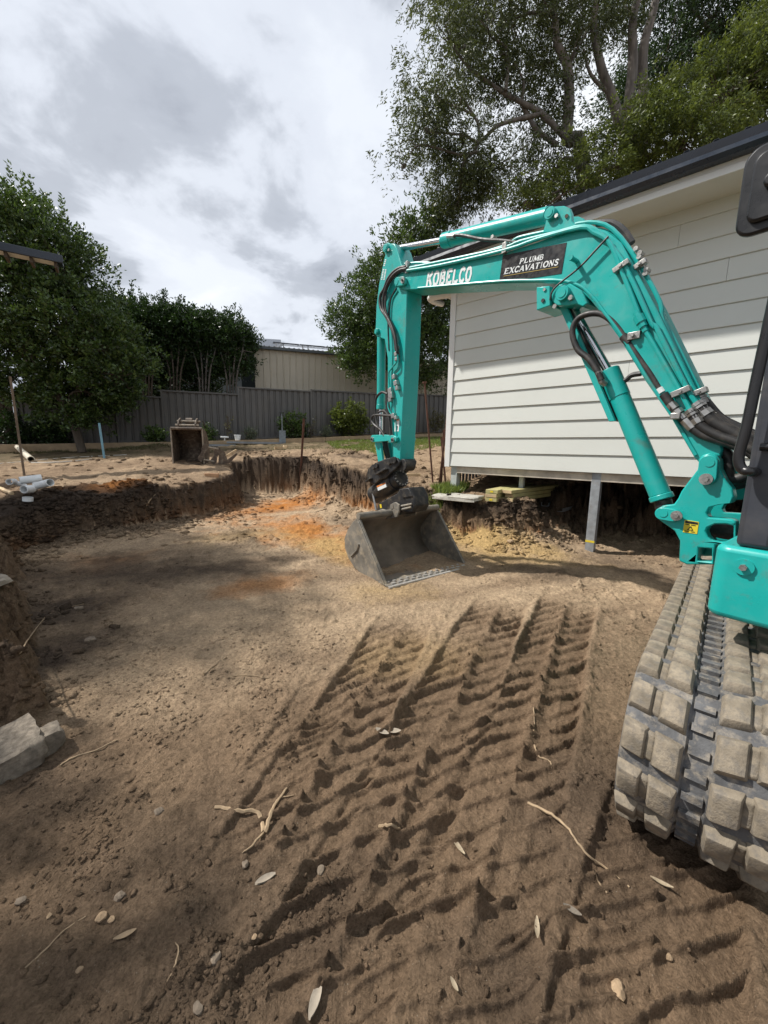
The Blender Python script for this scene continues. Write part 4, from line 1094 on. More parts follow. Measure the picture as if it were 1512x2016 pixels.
cen = tn * 2.63 + trr * 0.82; dce = cen - EX
MB().box((-.5, -.45, .32), (.5, .45, .58), Matrix.Translation((float(dce @ ef), float(dce @ el), 0)) @ Matrix.Rotation(TYAW, 4, 'Z')).build('undercarriage', 'black_steel', exc, 20, .03)
MB().tube([(0, 0, .56), (0, 0, .72)], .42, 32).build('slew_ring', 'black_steel', exc)

# --- body
def rrect(x0, x1, y0, y1, r, n=6):
    o = []
    for cx, cy, a in ((x1 - r, y1 - r, 0), (x0 + r, y1 - r, 90), (x0 + r, y0 + r, 180), (x1 - r, y0 + r, 270)):
        for k in range(n + 1): t = R(a + 90 * k / n); o.append((cx + r * math.cos(t), cy + r * math.sin(t)))
    return o
skirt = MB().prism(rrect(-.85, .69, .02 + YB + .25, .86, .05), .725, 1.005, axis=2).build('side_skirt', 'turquoise', exc, 30, .022, 3)
q = bl(1465, 1116, .86); MB().tube([(q.x, .855, q.z), (q.x, .868, q.z)], .03, 20).build('skirt_dimple', 'turquoise_worn', skirt)
MB().tube([(q.x, .868, q.z), (q.x, .882, q.z)], .012, 6).build('bolt', 'zinc', skirt, 20)
MB().box((.28, .70, 1.004), (.60, .82, 1.012)).build('grip_strip', 'bark_chip', skirt, 20)
MB().prism(rrect(-.85, .55, -.86, .36, .05), .72, 1.0, axis=2).build('deck', 'black_steel', exc, 30, .02)
MB().prism(rrect(-.98, -.35, -.86, .86, .25), 1.0, 1.72, axis=2).build('engine_hood', 'turquoise', exc, 30, .03)
MB().prism(rrect(-.30, .50, -.86, -.40, .08), 1.0, 1.5, axis=2).build('tank_cover', 'turquoise', exc, 30, .03)
MB().prism(rrect(.42, .72, -.12 + YB, .22 + YB, .05), .66, 1.06, axis=2).build('bracket_mount', 'black_steel', exc, 20, .02)
# cab: pillars, door, roof
cab = empty('cab', (0, 0, 0)); cab.parent = exc
for x, y, w in ((.585, .79, .05), (.585, .05, .04), (-.32, .79, .05), (-.32, .05, .04)):
    MB().box((x - w, y - w, 1.006), (x + w, y + w, 2.42)).build('pillar', 'cab_grey', cab, 20, .018, 3)
MB().box((-.40, -.02, 2.42), (.68, .86, 2.52)).build('cab_roof', 'cab_grey', cab, 20, .04, 3)
MB().box((-.26, .785, 1.01), (.535, .815, 1.24)).build('door_panel', 'cab_grey', cab, 20, .008)
MB().box((.55, .09, 1.01), (.60, .74, 1.18)).build('front_sill', 'cab_grey', cab, 20, .01)
MB().box((-.26, .797, 1.24), (.535, .803, 2.41)).build('door_glass', 'glass_dark', cab, None)
MB().box((.60, .10, 1.2), (.606, .73, 2.40)).build('front_glass', 'glass_dark', cab, None)
MB().box((-.3, .02, 1.0), (-.27, .78, 2.4)).build('rear_wall', 'cab_grey', cab, 20)
MB().box((-.25, .2, 1.01), (.15, .65, 1.45)).build('seat', 'plastic_black', cab, 20, .05)
yy = .9
hr = [bl(x, y, yy) for x, y in ((1545, 470), (1530, 560), (1512, 645), (1490, 745), (1470, 840), (1456, 890), (1455, 912), (1463, 925), (1478, 929))] + [bl(1489, 929, .83)]
ho = MB().tube(spline(hr, 5), .0165, 12).build('handrail', 'plastic_black', cab)
q = bl(1497, 880, .86); MB().tube([q, q + Vector((-.08, 0, 0))], .014, 10).build('door_stop', 'plastic_black', cab)
# mirror
q0, q1 = bl(1466, 300, .95), bl(1464, 468, .95)
mz0, mz1 = q1.z, q0.z; mxf = q0.x - .004; mw = .17
mloop = rrect(mxf - mw, mxf, mz0, mz1, .045, 6)
mi = MB().prism(mloop, .93, .955).build('mirror', 'plastic_black', cab, 30, .008)
ml2 = rrect(mxf - mw + .028, mxf - .028, mz0 + .03, mz1 - .03, .03, 6)
MB().prism(ml2, .955, .972).build('mirror_back', 'plastic_black', mi, 30, .008)
cx_, cz_ = mxf - mw * .5, (mz0 + mz1) / 2
MB().tube([(cx_, .97, cz_), (cx_, 1.0, cz_)], .022, 14).build('mirror_knob', 'plastic_black', mi, 40, .006)
MB().tube([(cx_, .93, cz_), (cx_ - .02, .86, cz_ + .05), (.585, .82, cz_ + .1)], .012, 8).build('mirror_arm', 'plastic_black', mi)

# ------------------------------------------------------------------ house on posts
WN = np.array([math.cos(R(48.52)), math.sin(R(48.52)), 0]); WU = np.array([WN[1], -WN[0], 0]); WD = 4.963
wp0 = WN * WD
hc = WN * WD + WU * (-3.135)
HYAW = math.atan2(WU[1], WU[0])
def hw(px, py, off=0.0):
    """photo pixel -> house frame on the plane off metres behind the wall face"""
    p = pl(px, py, wp0 + WN * off, WN); d = p - hc
    return Vector((float(d @ WU), off, float(p[2])))
house = empty('weatherboard_house', (hc[0], hc[1], 0), HYAW, 'white weatherboard cottage raised on posts with dark blue gutter, right side', 'house')
def hworld(x, y): return hc[0] + WU[0] * x + WN[0] * y, hc[1] + WU[1] * x + WN[1] * y
HL, HD, ZB, ZT = 9.0, 5.2, 1.098, 3.622
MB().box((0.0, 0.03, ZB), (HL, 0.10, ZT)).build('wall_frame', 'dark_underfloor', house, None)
random.seed(3)
nb = int(round((ZT - ZB) / 0.2 + 0.3))
joints = {10: [3.9], 11: [2.5], 6: [3.2], 5: [2.2, 6.1], 3: [3.35], 1: [4.6], 0: [2.95], 8: [4.9], 2: [5.6], 7: [5.9], 4: [4.4], 9: [2.9]}
for i in range(nb):
    z0 = ZB + 0.2 * i; z1 = min(z0 + 0.199, ZT)
    cuts = [0.042] + joints.get(i, [4.0]) + [HL]
    for a, b in zip(cuts[:-1], cuts[1:]):
        j = random.uniform(-.0008, .0008)
        prof = [(-.020 + j, z0 + .004), (-.017 + j, z0), (.0, z0), (.0, z0 + .004), (.028, z0 + .012), (.028, z1), (-.005 + j, z1)]
        MB().prism([(p[0], p[1]) for p in prof], a + .0012, b - .0012, axis=0).build('weatherboard', 'house_white', house, 20)
MB().box((-.045, -.030, ZB - .012), (.040, .06, ZT)).build('corner_trim', 'trim_white', house, 20, .003)
MB().box((-.040, .06, ZB), (-.0, HD, ZT)).build('end_wall', 'house_white', house, 20)
MB().box((.0, HD - .1, ZB), (HL, HD, ZT)).build('back_wall', 'house_white', house, 20)
MB().box((HL - .05, .0, ZB), (HL, HD - .1, ZT)).build('end_wall', 'house_white', house, 20)
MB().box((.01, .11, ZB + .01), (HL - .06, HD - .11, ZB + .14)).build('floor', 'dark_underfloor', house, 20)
EV, RL = 0.47, -0.70
MB().box((RL + .02, -EV + .02, ZT), (HL + .5, .05, ZT + .012)).build('soffit', 'soffit_white', house, 20)
for x in (1.2, 4.2, 7.2): MB().box((x - .02, -EV + .025, ZT - .004), (x + .02, -.022, ZT - .001)).build('soffit_joint', 'trim_white', house, None)
MB().box((RL, -EV, ZT - .035), (HL + .5, -EV + .02, ZT + .165)).build('fascia', 'trim_white', house, 20, .003)
MB().box((RL, -EV - .012, ZT - .045), (HL + .5, -EV - .002, ZT + .01)).build('fascia_mould', 'trim_white', house, 20, .003)
gp = [(-EV - .001, ZT + .05), (-EV - .09, ZT + .045), (-EV - .118, ZT + .075), (-EV - .112, ZT + .11), (-EV - .122, ZT + .145), (-EV - .128, ZT + .168), (-EV - .112, ZT + .172), (-EV - .104, ZT + .15), (-EV - .10, ZT + .08), (-EV - .085, ZT + .06), (-EV - .001, ZT + .062)]
MB().prism(gp, RL - .03, HL + .5, axis=0).build('gutter', 'roof_navy', house, 25)
MB().box((RL - .034, -EV - .125, ZT + .05), (RL - .031, -EV, ZT + .165)).build('gutter_end', 'roof_navy', house, None)
# roof sheets with ribs
pitch = R(17); rr_ = MB(); nrib = 52
half = HD / 2 + EV + .06
x_ = RL - .02; prof = []
while x_ < HL + .5:
    prof += [(x_, 0), (x_ + .02, .028), (x_ + .05, .028), (x_ + .07, 0)]; x_ += .19
for sgn in (1, -1):
    mm = MB(); y0 = -EV - .06; ym = HD / 2
    def rp(p, t):
        yy_ = y0 + (ym - y0) * t; yy_ = yy_ if sgn > 0 else HD - yy_
        return (p[0], yy_, ZT + .19 + p[1] + math.tan(pitch) * (ym - y0) * t)
    k = len(prof); mm.add([rp(p, 0) for p in prof] + [rp(p, 1) for p in prof], [(i, i + 1, k + i + 1, k + i) for i in range(k - 1)])
    o = mm.build('roof_sheet', 'roof_navy', house, 20)
    o.modifiers.new('t', 'SOLIDIFY').thickness = .004
yr = HD / 2; zr = ZT + .19 + math.tan(pitch) * (HD / 2 + EV + .06)
MB().prism([(-EV, ZT + .17), (yr, zr - .03), (HD + EV, ZT + .17)], RL + .02, RL + .05, axis=0).build('gable_board', 'trim_white', house, 20)
# downpipe stub at the corner, tap
q0, q1 = hw(845, 588, .18), hw(886, 583, .18)
MB().tube(spline([q0 + Vector((0, .35, .02)), q0 + Vector((-.01, .12, 0)), q0 + Vector((.02, 0, 0)), q0 + Vector((.12, 0, .0)), Vector((-.03, .18, q1.z))], 5), .045, 14).build('downpipe', 'trim_white', house)
# underfloor: bearer, posts, slat screen
MB().box((.14, .02, ZB - .10), (HL, .11, ZB - .004)).build('bearer', 'bearer_timber', house, 20, .004)
MB().box((.14, 2.5, ZB - .10), (HL, 2.6, ZB - .004)).build('bearer', 'bearer_timber', house, 20, .004)
def hpost(x, y, w, mat, zt=ZB - .002, sink=.15, name='post'):
    wx, wy = hworld(x, y); zb = gh(wx, wy) - sink
    return MB().box((x - w, y - w, zb), (x + w, y + w, zt)).build(name, mat, house, 20, .004)
hpost(.09, .075, .05, 'post_pale')
qb = hw(1160, 1076, .06); pxm = (hw(1178, 940, .06).x + qb.x) / 2
po = hpost(pxm, .065, .048, 'galv', ZB - .003, .1)
wx, wy = hworld(pxm, .065); zb = gh(wx, wy)
MB().box((pxm - .0495, .0155, zb + .10), (pxm + .0495, .0165, zb + .125)).build('paint_mark', 'decal_yellow', po, None)
for x in (4.6, 6.8): hpost(x, .065, .048, 'galv')
for x in (.4, 2.4, 4.6, 6.8): hpost(x, 2.55, .045, 'post_pale')
hpost(1.05, .20, .03, 'post_pale', ZB - .10)
for i in range(30):
    y = .28 + i * .105; wx, wy = hworld(-.02, y); zb = gh(wx, wy) - .05
    MB().box((-.03, y - .021, zb), (-.008, y + .021, ZB - .003)).build('base_slat', 'plastic_black', house, None)
for i, (xa, xb) in enumerate(((0, HL),)):
    MB().box((0, HD - .08, .3), (HL, HD - .05, ZB)).build('added_skirt', 'dark_underfloor', house, None)  # unseen skirt added to stop light showing through beneath the house
MB().box((HL - .04, .3, .0), (HL - .01, HD - .1, ZB)).build('added_skirt', 'dark_underfloor', house, None)

# ------------------------------------------------------------------ back fence
def fpos(px, back=0.0):
    d = ray(px, 820); k = d[0] / d[1]; Y = (13.7 + back + .31 * 4.98) / (1 - .31 * k); return k * Y, Y
def ztop(px, py, back=0.0):
    x, y = fpos(px, back); d = ray(px, py); t = y / d[1]; return H + d[2] * t
fence = empty('sheet_metal_fence', (0, 0, 0), 0, 'dark grey ribbed metal fence stepping along the back of the yard', 'fence')
panels = [(36, 231, 774, 779), (231, 321, 779.5, 780.5), (322, 471, 771, 774), (472, 613, 763.5, 769), (613, 748, 769, 773.5), (748, 882, 773.5, 778), (882, 1010, 778, 782), (1010, 1140, 782, 786)]
for a, b, ya_, yb_ in panels:
    x0, y0 = fpos(a); x1, y1 = fpos(b); za, zb = ztop(a, ya_), ztop(b, yb_); zt = (za + zb) / 2
    L = math.hypot(x1 - x0, y1 - y0); ex, ey = (x1 - x0) / L, (y1 - y0) / L; nx, ny = ey, -ex
    gz0 = min(float(z_up(np.array([x0]), np.array([y0]))[0]), float(z_up(np.array([x1]), np.array([y1]))[0])) - .05
    nr_ = max(3, int(round(L / .205))); p = L / nr_; prof = []
    for i in range(nr_):
        s0 = i * p; prof += [(s0, 0), (s0 + p * .62, 0), (s0 + p * .70, -.034), (s0 + p * .92, -.034)]
    prof.append((L, 0)); k = len(prof)
    def fp(s, d_, z): return (x0 + ex * s + nx * d_, y0 + ey * s + ny * d_, z)
    mm = MB(); mm.add([fp(s, d_, gz0) for s, d_ in prof] + [fp(s, d_, zt - .03) for s, d_ in prof], [(i, i + 1, k + i + 1, k + i) for i in range(k - 1)])
    mm.build('fence_sheet', 'fence_grey', fence, 15)
    rot = Matrix.Translation((x0, y0, 0)) @ Matrix.Rotation(math.atan2(ey, ex), 4, 'Z')
    MB().box((0, -.045, zt - .035), (L, .035, zt + .012), rot).build('top_rail', 'fence_grey', fence, 20, .003)
    MB().box((0, -.04, gz0), (L, .03, gz0 + .16), rot).build('plinth', 'fence_grey', fence, 20, .003)
    MB().box((-.03, -.05, gz0), (.03, .04, zt + .02), rot).build('fence_post', 'fence_grey', fence, 20, .003)
# timber paling fence at the far left
pf = empty('paling_fence', (0, 0, 0), 0, 'dark weathered timber paling fence at the left edge behind the shrubs', 'fence')
x1, y1 = fpos(36); zt = ztop(36, 770)
for i in range(26):
    t = i * .105; x = x1 - .2 - t * .75; y = y1 - t * .66; zg = float(z_up(np.array([x]), np.array([y]))[0])
    hgt = zt + random.uniform(-.03, .02)
    MB().box((-.0555, -.01 + (i % 2) * .021, zg - .1), (.0555, .01 + (i % 2) * .021, hgt), Matrix.Translation((x, y, 0)) @ Matrix.Rotation(R(41), 4, 'Z')).build('paling', 'fence_timber', pf, 20, .003)
mm = MB(); a = Vector((x1 - .2, y1 + .02, zt - .25)); b = Vector((x1 - .2 - 2.7 * .75, y1 + .02 - 2.7 * .66, zt - .25)); mm.tube([a, b], .04, 4); mm.build('fence_rail', 'fence_timber', pf, 20)
# sleeper edging of the garden bed
edge = empty('garden_edging', (0, 0, 0), 0, 'low timber sleeper edging along the bed in front of the metal fence', 'edging')
def epos(px): return fpos(px, -1.05)
ecols = [(-60, 876), (150, 872.5), (335, 870), (500, 866), (640, 861), (742, 856.5), (900, 853), (1060, 850)]
for (a, ta), (b, tb) in zip(ecols[:-1], ecols[1:]):
    x0, y0 = epos(a); x1, y1 = epos(b); za, zb = ztop(a, ta, -1.05), ztop(b, tb, -1.05); z = (za + zb) / 2
    L = math.hypot(x1 - x0, y1 - y0)
    tl = math.atan2(zb - za, L)
    MB().box((.004, -.035, -.32), (L - .004, .035, .0), Matrix.Translation((x0, y0, za)) @ Matrix.Rotation(math.atan2(y1 - y0, x1 - x0), 4, 'Z') @ Matrix.Rotation(-tl, 4, 'Y')).build('sleeper', 'sleeper_timber', edge, 20, .006)

# ------------------------------------------------------------------ shed and neighbour beyond the fence
sx0 = at(502, 684, 16.0); th_ = R(17.2); sd_ = np.array([math.cos(th_), math.sin(th_), 0]); sn_ = np.array([-sd_[1], sd_[0], 0])
shed = empty('garden_shed', (sx0[0], sx0[1], 0), th_, 'tall beige ribbed metal shed with solar panels beyond the fence', 'shed')
SZ = float(sx0[2]); SL = 8.5; SDp = 6.0
prof = []; s = 0.0
while s < SL:
    prof += [(s, 0), (s + .03, 0), (s + .045, -.03), (s + .075, -.03), (s + .09, 0)]; s += .25
prof.append((SL, 0)); k = len(prof)
mm = MB(); mm.add([(p[0], p[1], 1.2) for p in prof] + [(p[0], p[1], SZ - .04) for p in prof], [(i, i + 1, k + i + 1, k + i) for i in range(k - 1)]); mm.build('shed_wall', 'shed_beige', shed, 15)
MB().box((.0, .02, 1.2), (.04, SDp, SZ - .05)).build('shed_wall', 'shed_beige', shed, 20)
MB().box((SL - .04, .02, 1.2), (SL, SDp, SZ - .05)).build('shed_wall', 'shed_beige', shed, 20)
MB().box((-.04, -.05, 1.2), (.05, .018, SZ - .04)).build('corner_flashing', 'shed_beige', shed, 20, .004)
MB().box((-.1, -.16, SZ - .06), (SL + .1, -.045, SZ + .05)).build('shed_gutter', 'neighbour_grey', shed, 20, .01)
rs = math.tan(R(11)); mm = MB(); prof = []; s = -.1
while s < SL + .1: prof += [(s, 0), (s + .05, .03), (s + .08, .03), (s + .13, 0)]; s += .19
k = len(prof); mm.add([(p[0], -.12, SZ + .05 + p[1]) for p in prof] + [(p[0], SDp / 2, SZ + .05 + p[1] + rs * (SDp / 2 + .12)) for p in prof], [(i, i + 1, k + i + 1, k + i) for i in range(k - 1)])
mm.build('shed_roof', 'shed_roof', shed, 15)
MB().prism([(-.14, SZ + .0), (SDp / 2, SZ + .04 + rs * (SDp / 2 + .14)), (SDp / 2, SZ + .13 + rs * (SDp / 2 + .14)), (-.14, SZ + .09)], -.13, -.1, axis=0).build('barge_board', 'trim_white', shed, 20)
for row, (ya_, yb_) in enumerate(((.35, 1.35), (1.55, 2.6))):
    for i in range(7):
        x0 = .7 + .35 * row + i * 1.06
        zc0 = lambda yy_: SZ + .22 + rs * (yy_ + .12)
        mm = MB(); mm.add([(x0, ya_, zc0(ya_)), (x0 + 1.02, ya_, zc0(ya_)), (x0 + 1.02, yb_, zc0(yb_)), (x0, yb_, zc0(yb_)), (x0, ya_, zc0(ya_) + .045), (x0 + 1.02, ya_, zc0(ya_) + .045), (x0 + 1.02, yb_, zc0(yb_) + .045), (x0, yb_, zc0(yb_) + .045)],
                             [(0, 3, 2, 1), (4, 5, 6, 7), (0, 1, 5, 4), (1, 2, 6, 5), (2, 3, 7, 6), (3, 0, 4, 7)])
        po = mm.build('solar_panel', 'solar_black', shed, 20)
        MB().box((x0 + .1, ya_ + .05, zc0(ya_) - .14), (x0 + .14, ya_ + .12, zc0(ya_))).build('panel_foot', 'zinc', po, None)
nx0 = at(478, 700, 20.0)
nb_ = empty('neighbour_house', (nx0[0], nx0[1], 0), R(10), 'dark grey neighbouring house glimpsed between the hedge and the beige shed', 'house')
NZ = float(at(490, 688, 20.0)[2])
MB().box((-6, 0, 1.2), (1.2, 6, NZ)).build('wall', 'neighbour_grey', nb_, 20)
MB().prism([(-.4, NZ), (3, NZ + 1.3), (6.4, NZ)], -6.4, 1.6, axis=0).build('roof', 'roof_navy', nb_, 20)
wo = MB().box((-.1, -.03, NZ - 1.9), (1.0, -.004, NZ - .6)).build('window', 'glass_dark', nb_, 20); MB().box((-.15, -.05, NZ - 1.98), (1.05, -.031, NZ - 1.9)).build('sill', 'trim_white', wo, 20)
MB().box((-6, -.02, 1.2), (1.2, -.002, NZ - 2.2)).build('base_course', 'cab_grey', nb_, 20)

# corner of a patio roof reaching in from the left
A_ = at(108, 511, 8.0); B_ = at(5, 493, 7.6)
pv = Vector(A_ - B_); pv.z = 0; Lp = pv.length; pyaw = math.atan2(pv.y, pv.x)
pat = empty('patio_roof', (B_[0], B_[1], 0), pyaw, 'dark patio roof edge with pale lining boards between rafters, upper left', 'roof')
pz0 = float(B_[2])
PW, PB = 0.34, 3.2
MB().box((-PB, -.02, pz0 + .02), (Lp + .1, PW, pz0 + .09)).build('roof_deck', 'roof_navy', pat, 20, .01)
MB().box((-PB, -.06, pz0 - .02), (Lp + .12, -.02, pz0 + .12)).build('roof_gutter', 'roof_navy', pat, 20, .01)
n_r = 12
for i in range(n_r):
    x = -PB + .1 + i * (Lp + PB - .1) / (n_r - 1)
    MB().box((x - .022, .0, pz0 - .10), (x + .022, PW - .05, pz0 + .018)).build('rafter', 'fence_timber', pat, 20)
for i in range(n_r - 1):
    x0 = -PB + .1 + i * (Lp + PB - .1) / (n_r - 1); x1 = x0 + (Lp + PB - .1) / (n_r - 1)
    MB().box((x0 + .024, .02, pz0 + .0), (x1 - .024, PW - .1, pz0 + .015)).build('lining_board', 'soffit_white', pat, 20)
for x, y in ((-PB + .2, .1), (-PB + .2, PW - .1)):
    wx = B_[0] + math.cos(pyaw) * x - math.sin(pyaw) * y; wy = B_[1] + math.sin(pyaw) * x + math.cos(pyaw) * y
    MB().box((x - .05, y - .05, gh(wx, wy) - .1), (x + .05, y + .05, pz0)).build('post', 'fence_timber', pat, 20, .005)

# ------------------------------------------------------------------ vegetation
def unit(v): return v / np.maximum(np.linalg.norm(v, axis=-1, keepdims=True), 1e-9)
def leaf_mesh(name, P, D, L, W, mat, parent):
    n = len(P); D = unit(D); S = unit(np.cross(D, rng.normal(size=(n, 3)))); N = np.cross(D, S)
    L = np.broadcast_to(L, n)[:, None]; W = np.broadcast_to(W, n)[:, None]
    mid = P + D * L * .45
    V = np.stack([P, mid + S * W / 2 + N * W * .15, P + D * L, mid - S * W / 2 + N * W * .15], 1).reshape(-1, 3)
    Fc = np.arange(4 * n).reshape(-1, 4)
    me = fast_mesh(name, V, Fc, 4)
    return link(name, me, mat, parent)
def pxblob(px, py, rx, ry, Y, dr):
    c = at(px, py, Y); e = at(px + rx, py, Y); t = at(px, py - ry, Y)
    return (c, np.array([abs(e[0] - c[0]), dr, abs(t[2] - c[2])]))
def crown_points(blobs, n_cl, per, spread, hollow=0.35, shape=2.2, seed=0):
    """leaf positions: clusters spread through the blobs, more of them near the outside"""
    g = np.random.default_rng(seed)
    vol = np.array([b[1].prod() ** .75 for b in blobs]); vol /= vol.sum()
    idx = g.choice(len(blobs), n_cl, p=vol)
    Cc = np.array([b[0] for b in blobs])[idx]; Rr = np.array([b[1] for b in blobs])[idx]
    d = unit(g.normal(size=(n_cl, 3))); r = (hollow + (1 - hollow) * g.random(n_cl) ** (1 / shape))[:, None]
    cl_ = Cc + d * Rr * r
    m_ = np.maximum(3, g.normal(per, per * .35, n_cl)).astype(int)
    P = np.repeat(cl_, m_, 0); out = np.repeat(d, m_, 0)
    sub = np.repeat(np.arange(len(m_)), m_) * 7 + g.integers(0, 7, len(P))
    sc_ = g.normal(size=(len(m_) * 7, 3)) * spread * 1.25; sc_[:, 2] *= .7
    off = sc_[sub] + g.normal(size=P.shape) * spread * .3
    return cl_, P + off, unit(out + g.normal(size=P.shape) * .9), g
def limbs(m, base, pts_list, r0):
    for pts, ra, rb in pts_list:
        P = spline(pts, 5); n = len(P); m.tube(P, [ra + (rb - ra) * i / (n - 1) for i in range(n)], 7)
def tree(name, label, base, blobs, n_cl, per, spread, L, W, leaf, bark, group=None, cat='tree', trunk=None, droop=0.0, hollow=.35, seed=1, shape=2.2, twig=0.35, shoots=0):
    t = empty(name, tuple(base), 0, label, cat, group); b = np.array(base)
    cl_, P, D, g = crown_points(blobs, n_cl, per, spread, hollow, shape, seed)
    D[:, 2] += .35 - droop
    if shoots:
        bins = np.floor(cl_[:, 0] / .24).astype(int) * 3 + np.floor(cl_[:, 1] / .9).astype(int) % 3
        tops = np.array([cl_[bins == b_][np.argmax(cl_[bins == b_, 2])] for b_ in np.unique(bins)]); tops = tops[g.permutation(len(tops))[:shoots]]
        for q in tops:
            h_ = g.uniform(.25, .8); k = int(h_ * 85); zz = g.random(k) * h_
            pp = q + np.stack([g.normal(0, .03, k) + zz * g.normal(0, .12), g.normal(0, .03, k), zz + .05], 1); a_ = g.random(k) * 6.28
            P = np.concatenate([P, pp]); D = np.concatenate([D, np.stack([np.cos(a_), np.sin(a_), np.full(k, .8)], 1)])
    n = len(P)
    leaf_mesh('crown', P - b, D, L * g.uniform(.7, 1.25, n), W * g.uniform(.75, 1.2, n), leaf, t)
    m = MB()
    if trunk: limbs(m, b, [([Vector(np.array(q) - b) for q in pts], ra, rb) for pts, ra, rb in trunk], .1)
    cs = [bb[0] for bb in blobs]
    ends = [np.array(pts[-1]) for pts, _, _ in trunk] if trunk else [b]
    nodes = np.array([np.array(q) for pts, _, _ in (trunk or [([base], 0, 0)]) for q in pts])
    if trunk and len(trunk):
        for c_ in cs:                                        # a limb to every lobe
            k = np.argmin(np.linalg.norm(nodes - c_, axis=1) + 2.0 * np.maximum(0, nodes[:, 2] - c_[2])); s = nodes[k]
            mid = (s + c_) / 2 + g.normal(size=3) * .15
            limbs(m, b, [([Vector(s - b), Vector(mid - b), Vector(c_ - b)], .06 * twig / .35, .02)], .1)
        sel = cl_[g.permutation(len(cl_))[:int(len(cl_) * .35)]]
        nod2 = np.concatenate([nodes, np.array(cs)])
        for c_ in sel:                                       # twigs to the leaf clusters
            k = np.argmin(np.linalg.norm(nod2 - c_, axis=1)); s = nod2[k]; mid = (s + c_) / 2 + g.normal(size=3) * .08; mid[2] -= .05
            m.tube([Vector(s - b), Vector(mid - b), Vector(c_ - b)], [.018 * twig / .35, .012 * twig / .35, .005], 4, False)
        o = m.build('trunk', bark, t, 60)
    return t
def on_ground(px, Y):
    d = ray(px, 870); x = d[0] / d[1] * Y; return (x, Y, float(z_up(np.array([x]), np.array([Y]))[0]))

# tall gum behind the house
GY = 14.0
zg = zo(740, 0, 1.9585)
def gl(pts, dy=0.0): return [tuple(at(*zg(*p), GY + dy)) for p in pts]
gb = [pxblob(px, py, rx, ry, GY + dy, dr) for px, py, rx, ry, dy, dr in ((920, 90, 95, 85, 0, 1.6), (860, 180, 62, 75, -.5, 1.2), (838, 262, 52, 45, -.3, 1.0), (800, 325, 36, 32, -.5, .7), (885, 300, 70, 42, 0, 1.2), (1005, 40, 110, 60, .6, 1.8),
     (1090, 120, 55, 90, .5, 1.4), (1060, 225, 55, 60, .5, 1.3), (955, 335, 85, 55, -.3, 1.5), (905, 372, 55, 35, -.2, 1.0), (1165, 50, 70, 60, .8, 1.6), (985, 170, 55, 55, .4, 1.2), (1095, 330, 85, 60, .5, 1.5), (960, -60, 160, 70, .5, 2.0), (1150, -60, 150, 70, .8, 2.0), (905, 395, 40, 28, 0, .8))]
gbase = on_ground(1150, 14.3)
gtr = [([gbase, tuple(at(1148, 330, 14.1))] + gl([(740, 540), (745, 400), (740, 260), (700, 170), (690, 60), (680, -60)]), .22, .07),
       ([gbase, tuple(at(1230, 300, 14.4))] + gl([(945, 490), (910, 370), (870, 260), (840, 100), (860, -40)], .4), .22, .08),
       ([gbase, tuple(at(1245, 300, 14.6))] + gl([(975, 430), (990, 250), (990, 80), (1020, -40)], .6), .22, .10),
       ([gbase, tuple(at(1262, 300, 14.8))] + gl([(1030, 420), (1030, 200), (1070, 40), (1085, -60)], .8), .2, .10),
       (gl([(740, 540), (640, 440), (560, 395), (480, 350), (360, 260), (290, 170)], -.2), .10, .03),
       (gl([(560, 395), (620, 500), (700, 560)], -.1), .06, .08), (gl([(500, 350), (510, 200), (440, 140)], -.3), .06, .02),
       (gl([(560, 395), (570, 320), (540, 250)], -.2), .05, .02), (gl([(640, 440), (480, 480), (400, 545), (330, 520), (210, 510)], -.5), .07, .02),
       (gl([(400, 545), (380, 450), (260, 400), (200, 440)], -.4), .05, .015), (gl([(400, 545), (350, 600), (170, 560), (110, 640)], -.6), .05, .012),
       (gl([(910, 370), (830, 290), (800, 190)], .4), .07, .03), (gl([(740, 260), (780, 180), (830, 80)], .2), .06, .02), (gl([(380, 450), (330, 370), (300, 330)], -.4), .04, .012)]
tree('gum_tree', 'tall gum tree with bare grey limbs and sparse crown behind the house roof', gbase, gb, 760, 118, .26, .125, .034, 'leaf_gum', 'bark_gum', 'trees beyond the yard', trunk=gtr, droop=1.0, hollow=.12, seed=4, twig=.4, shape=2.6)
# bright green tree to the right
rb_ = [pxblob(px, py, rx, ry, 13.0 + dy, dr) for px, py, rx, ry, dy, dr in ((1420, 190, 120, 85, 0, 1.5), (1260, 262, 95, 62, -.3, 1.3), (1350, 285, 110, 50, -.5, 1.3), (1490, 110, 70, 70, .3, 1.3), (1175, 335, 75, 45, -.4, 1.1), (1105, 385, 70, 35, -.4, 1.0), (1030, 408, 60, 30, -.2, .9), (1560, 180, 90, 110, 0, 1.6))]
rbase = on_ground(1400, 13.2)
rtr = [([rbase, tuple(at(1405, 330, 13.2)), tuple(at(1420, 200, 13.1))], .18, .06), ([tuple(at(1405, 330, 13.2)), tuple(at(1330, 290, 13.0)), tuple(at(1250, 270, 12.8))], .1, .04), ([tuple(at(1330, 290, 13.0)), tuple(at(1180, 340, 12.7)), tuple(at(1040, 405, 12.8))], .08, .02)]
tree('leafy_tree', 'yellow-green leafy tree spreading above the right end of the house roof', rbase, rb_, 430, 165, .21, .105, .038, 'leaf_bright', 'bark_dark', 'trees beyond the yard', trunk=rtr, droop=.7, hollow=.3, seed=5, shape=3)
db_ = [pxblob(px, py, rx, ry, 18 + dy, dr) for px, py, rx, ry, dy, dr in ((1400, 40, 130, 75, 0, 2.0), (1300, 140, 70, 90, 0, 1.6), (1480, 60, 110, 110, 0, 2.0), (1330, -60, 150, 60, 0, 2), (1240, 200, 45, 70, .5, 1.4))]
dbase = on_ground(1400, 18.0)
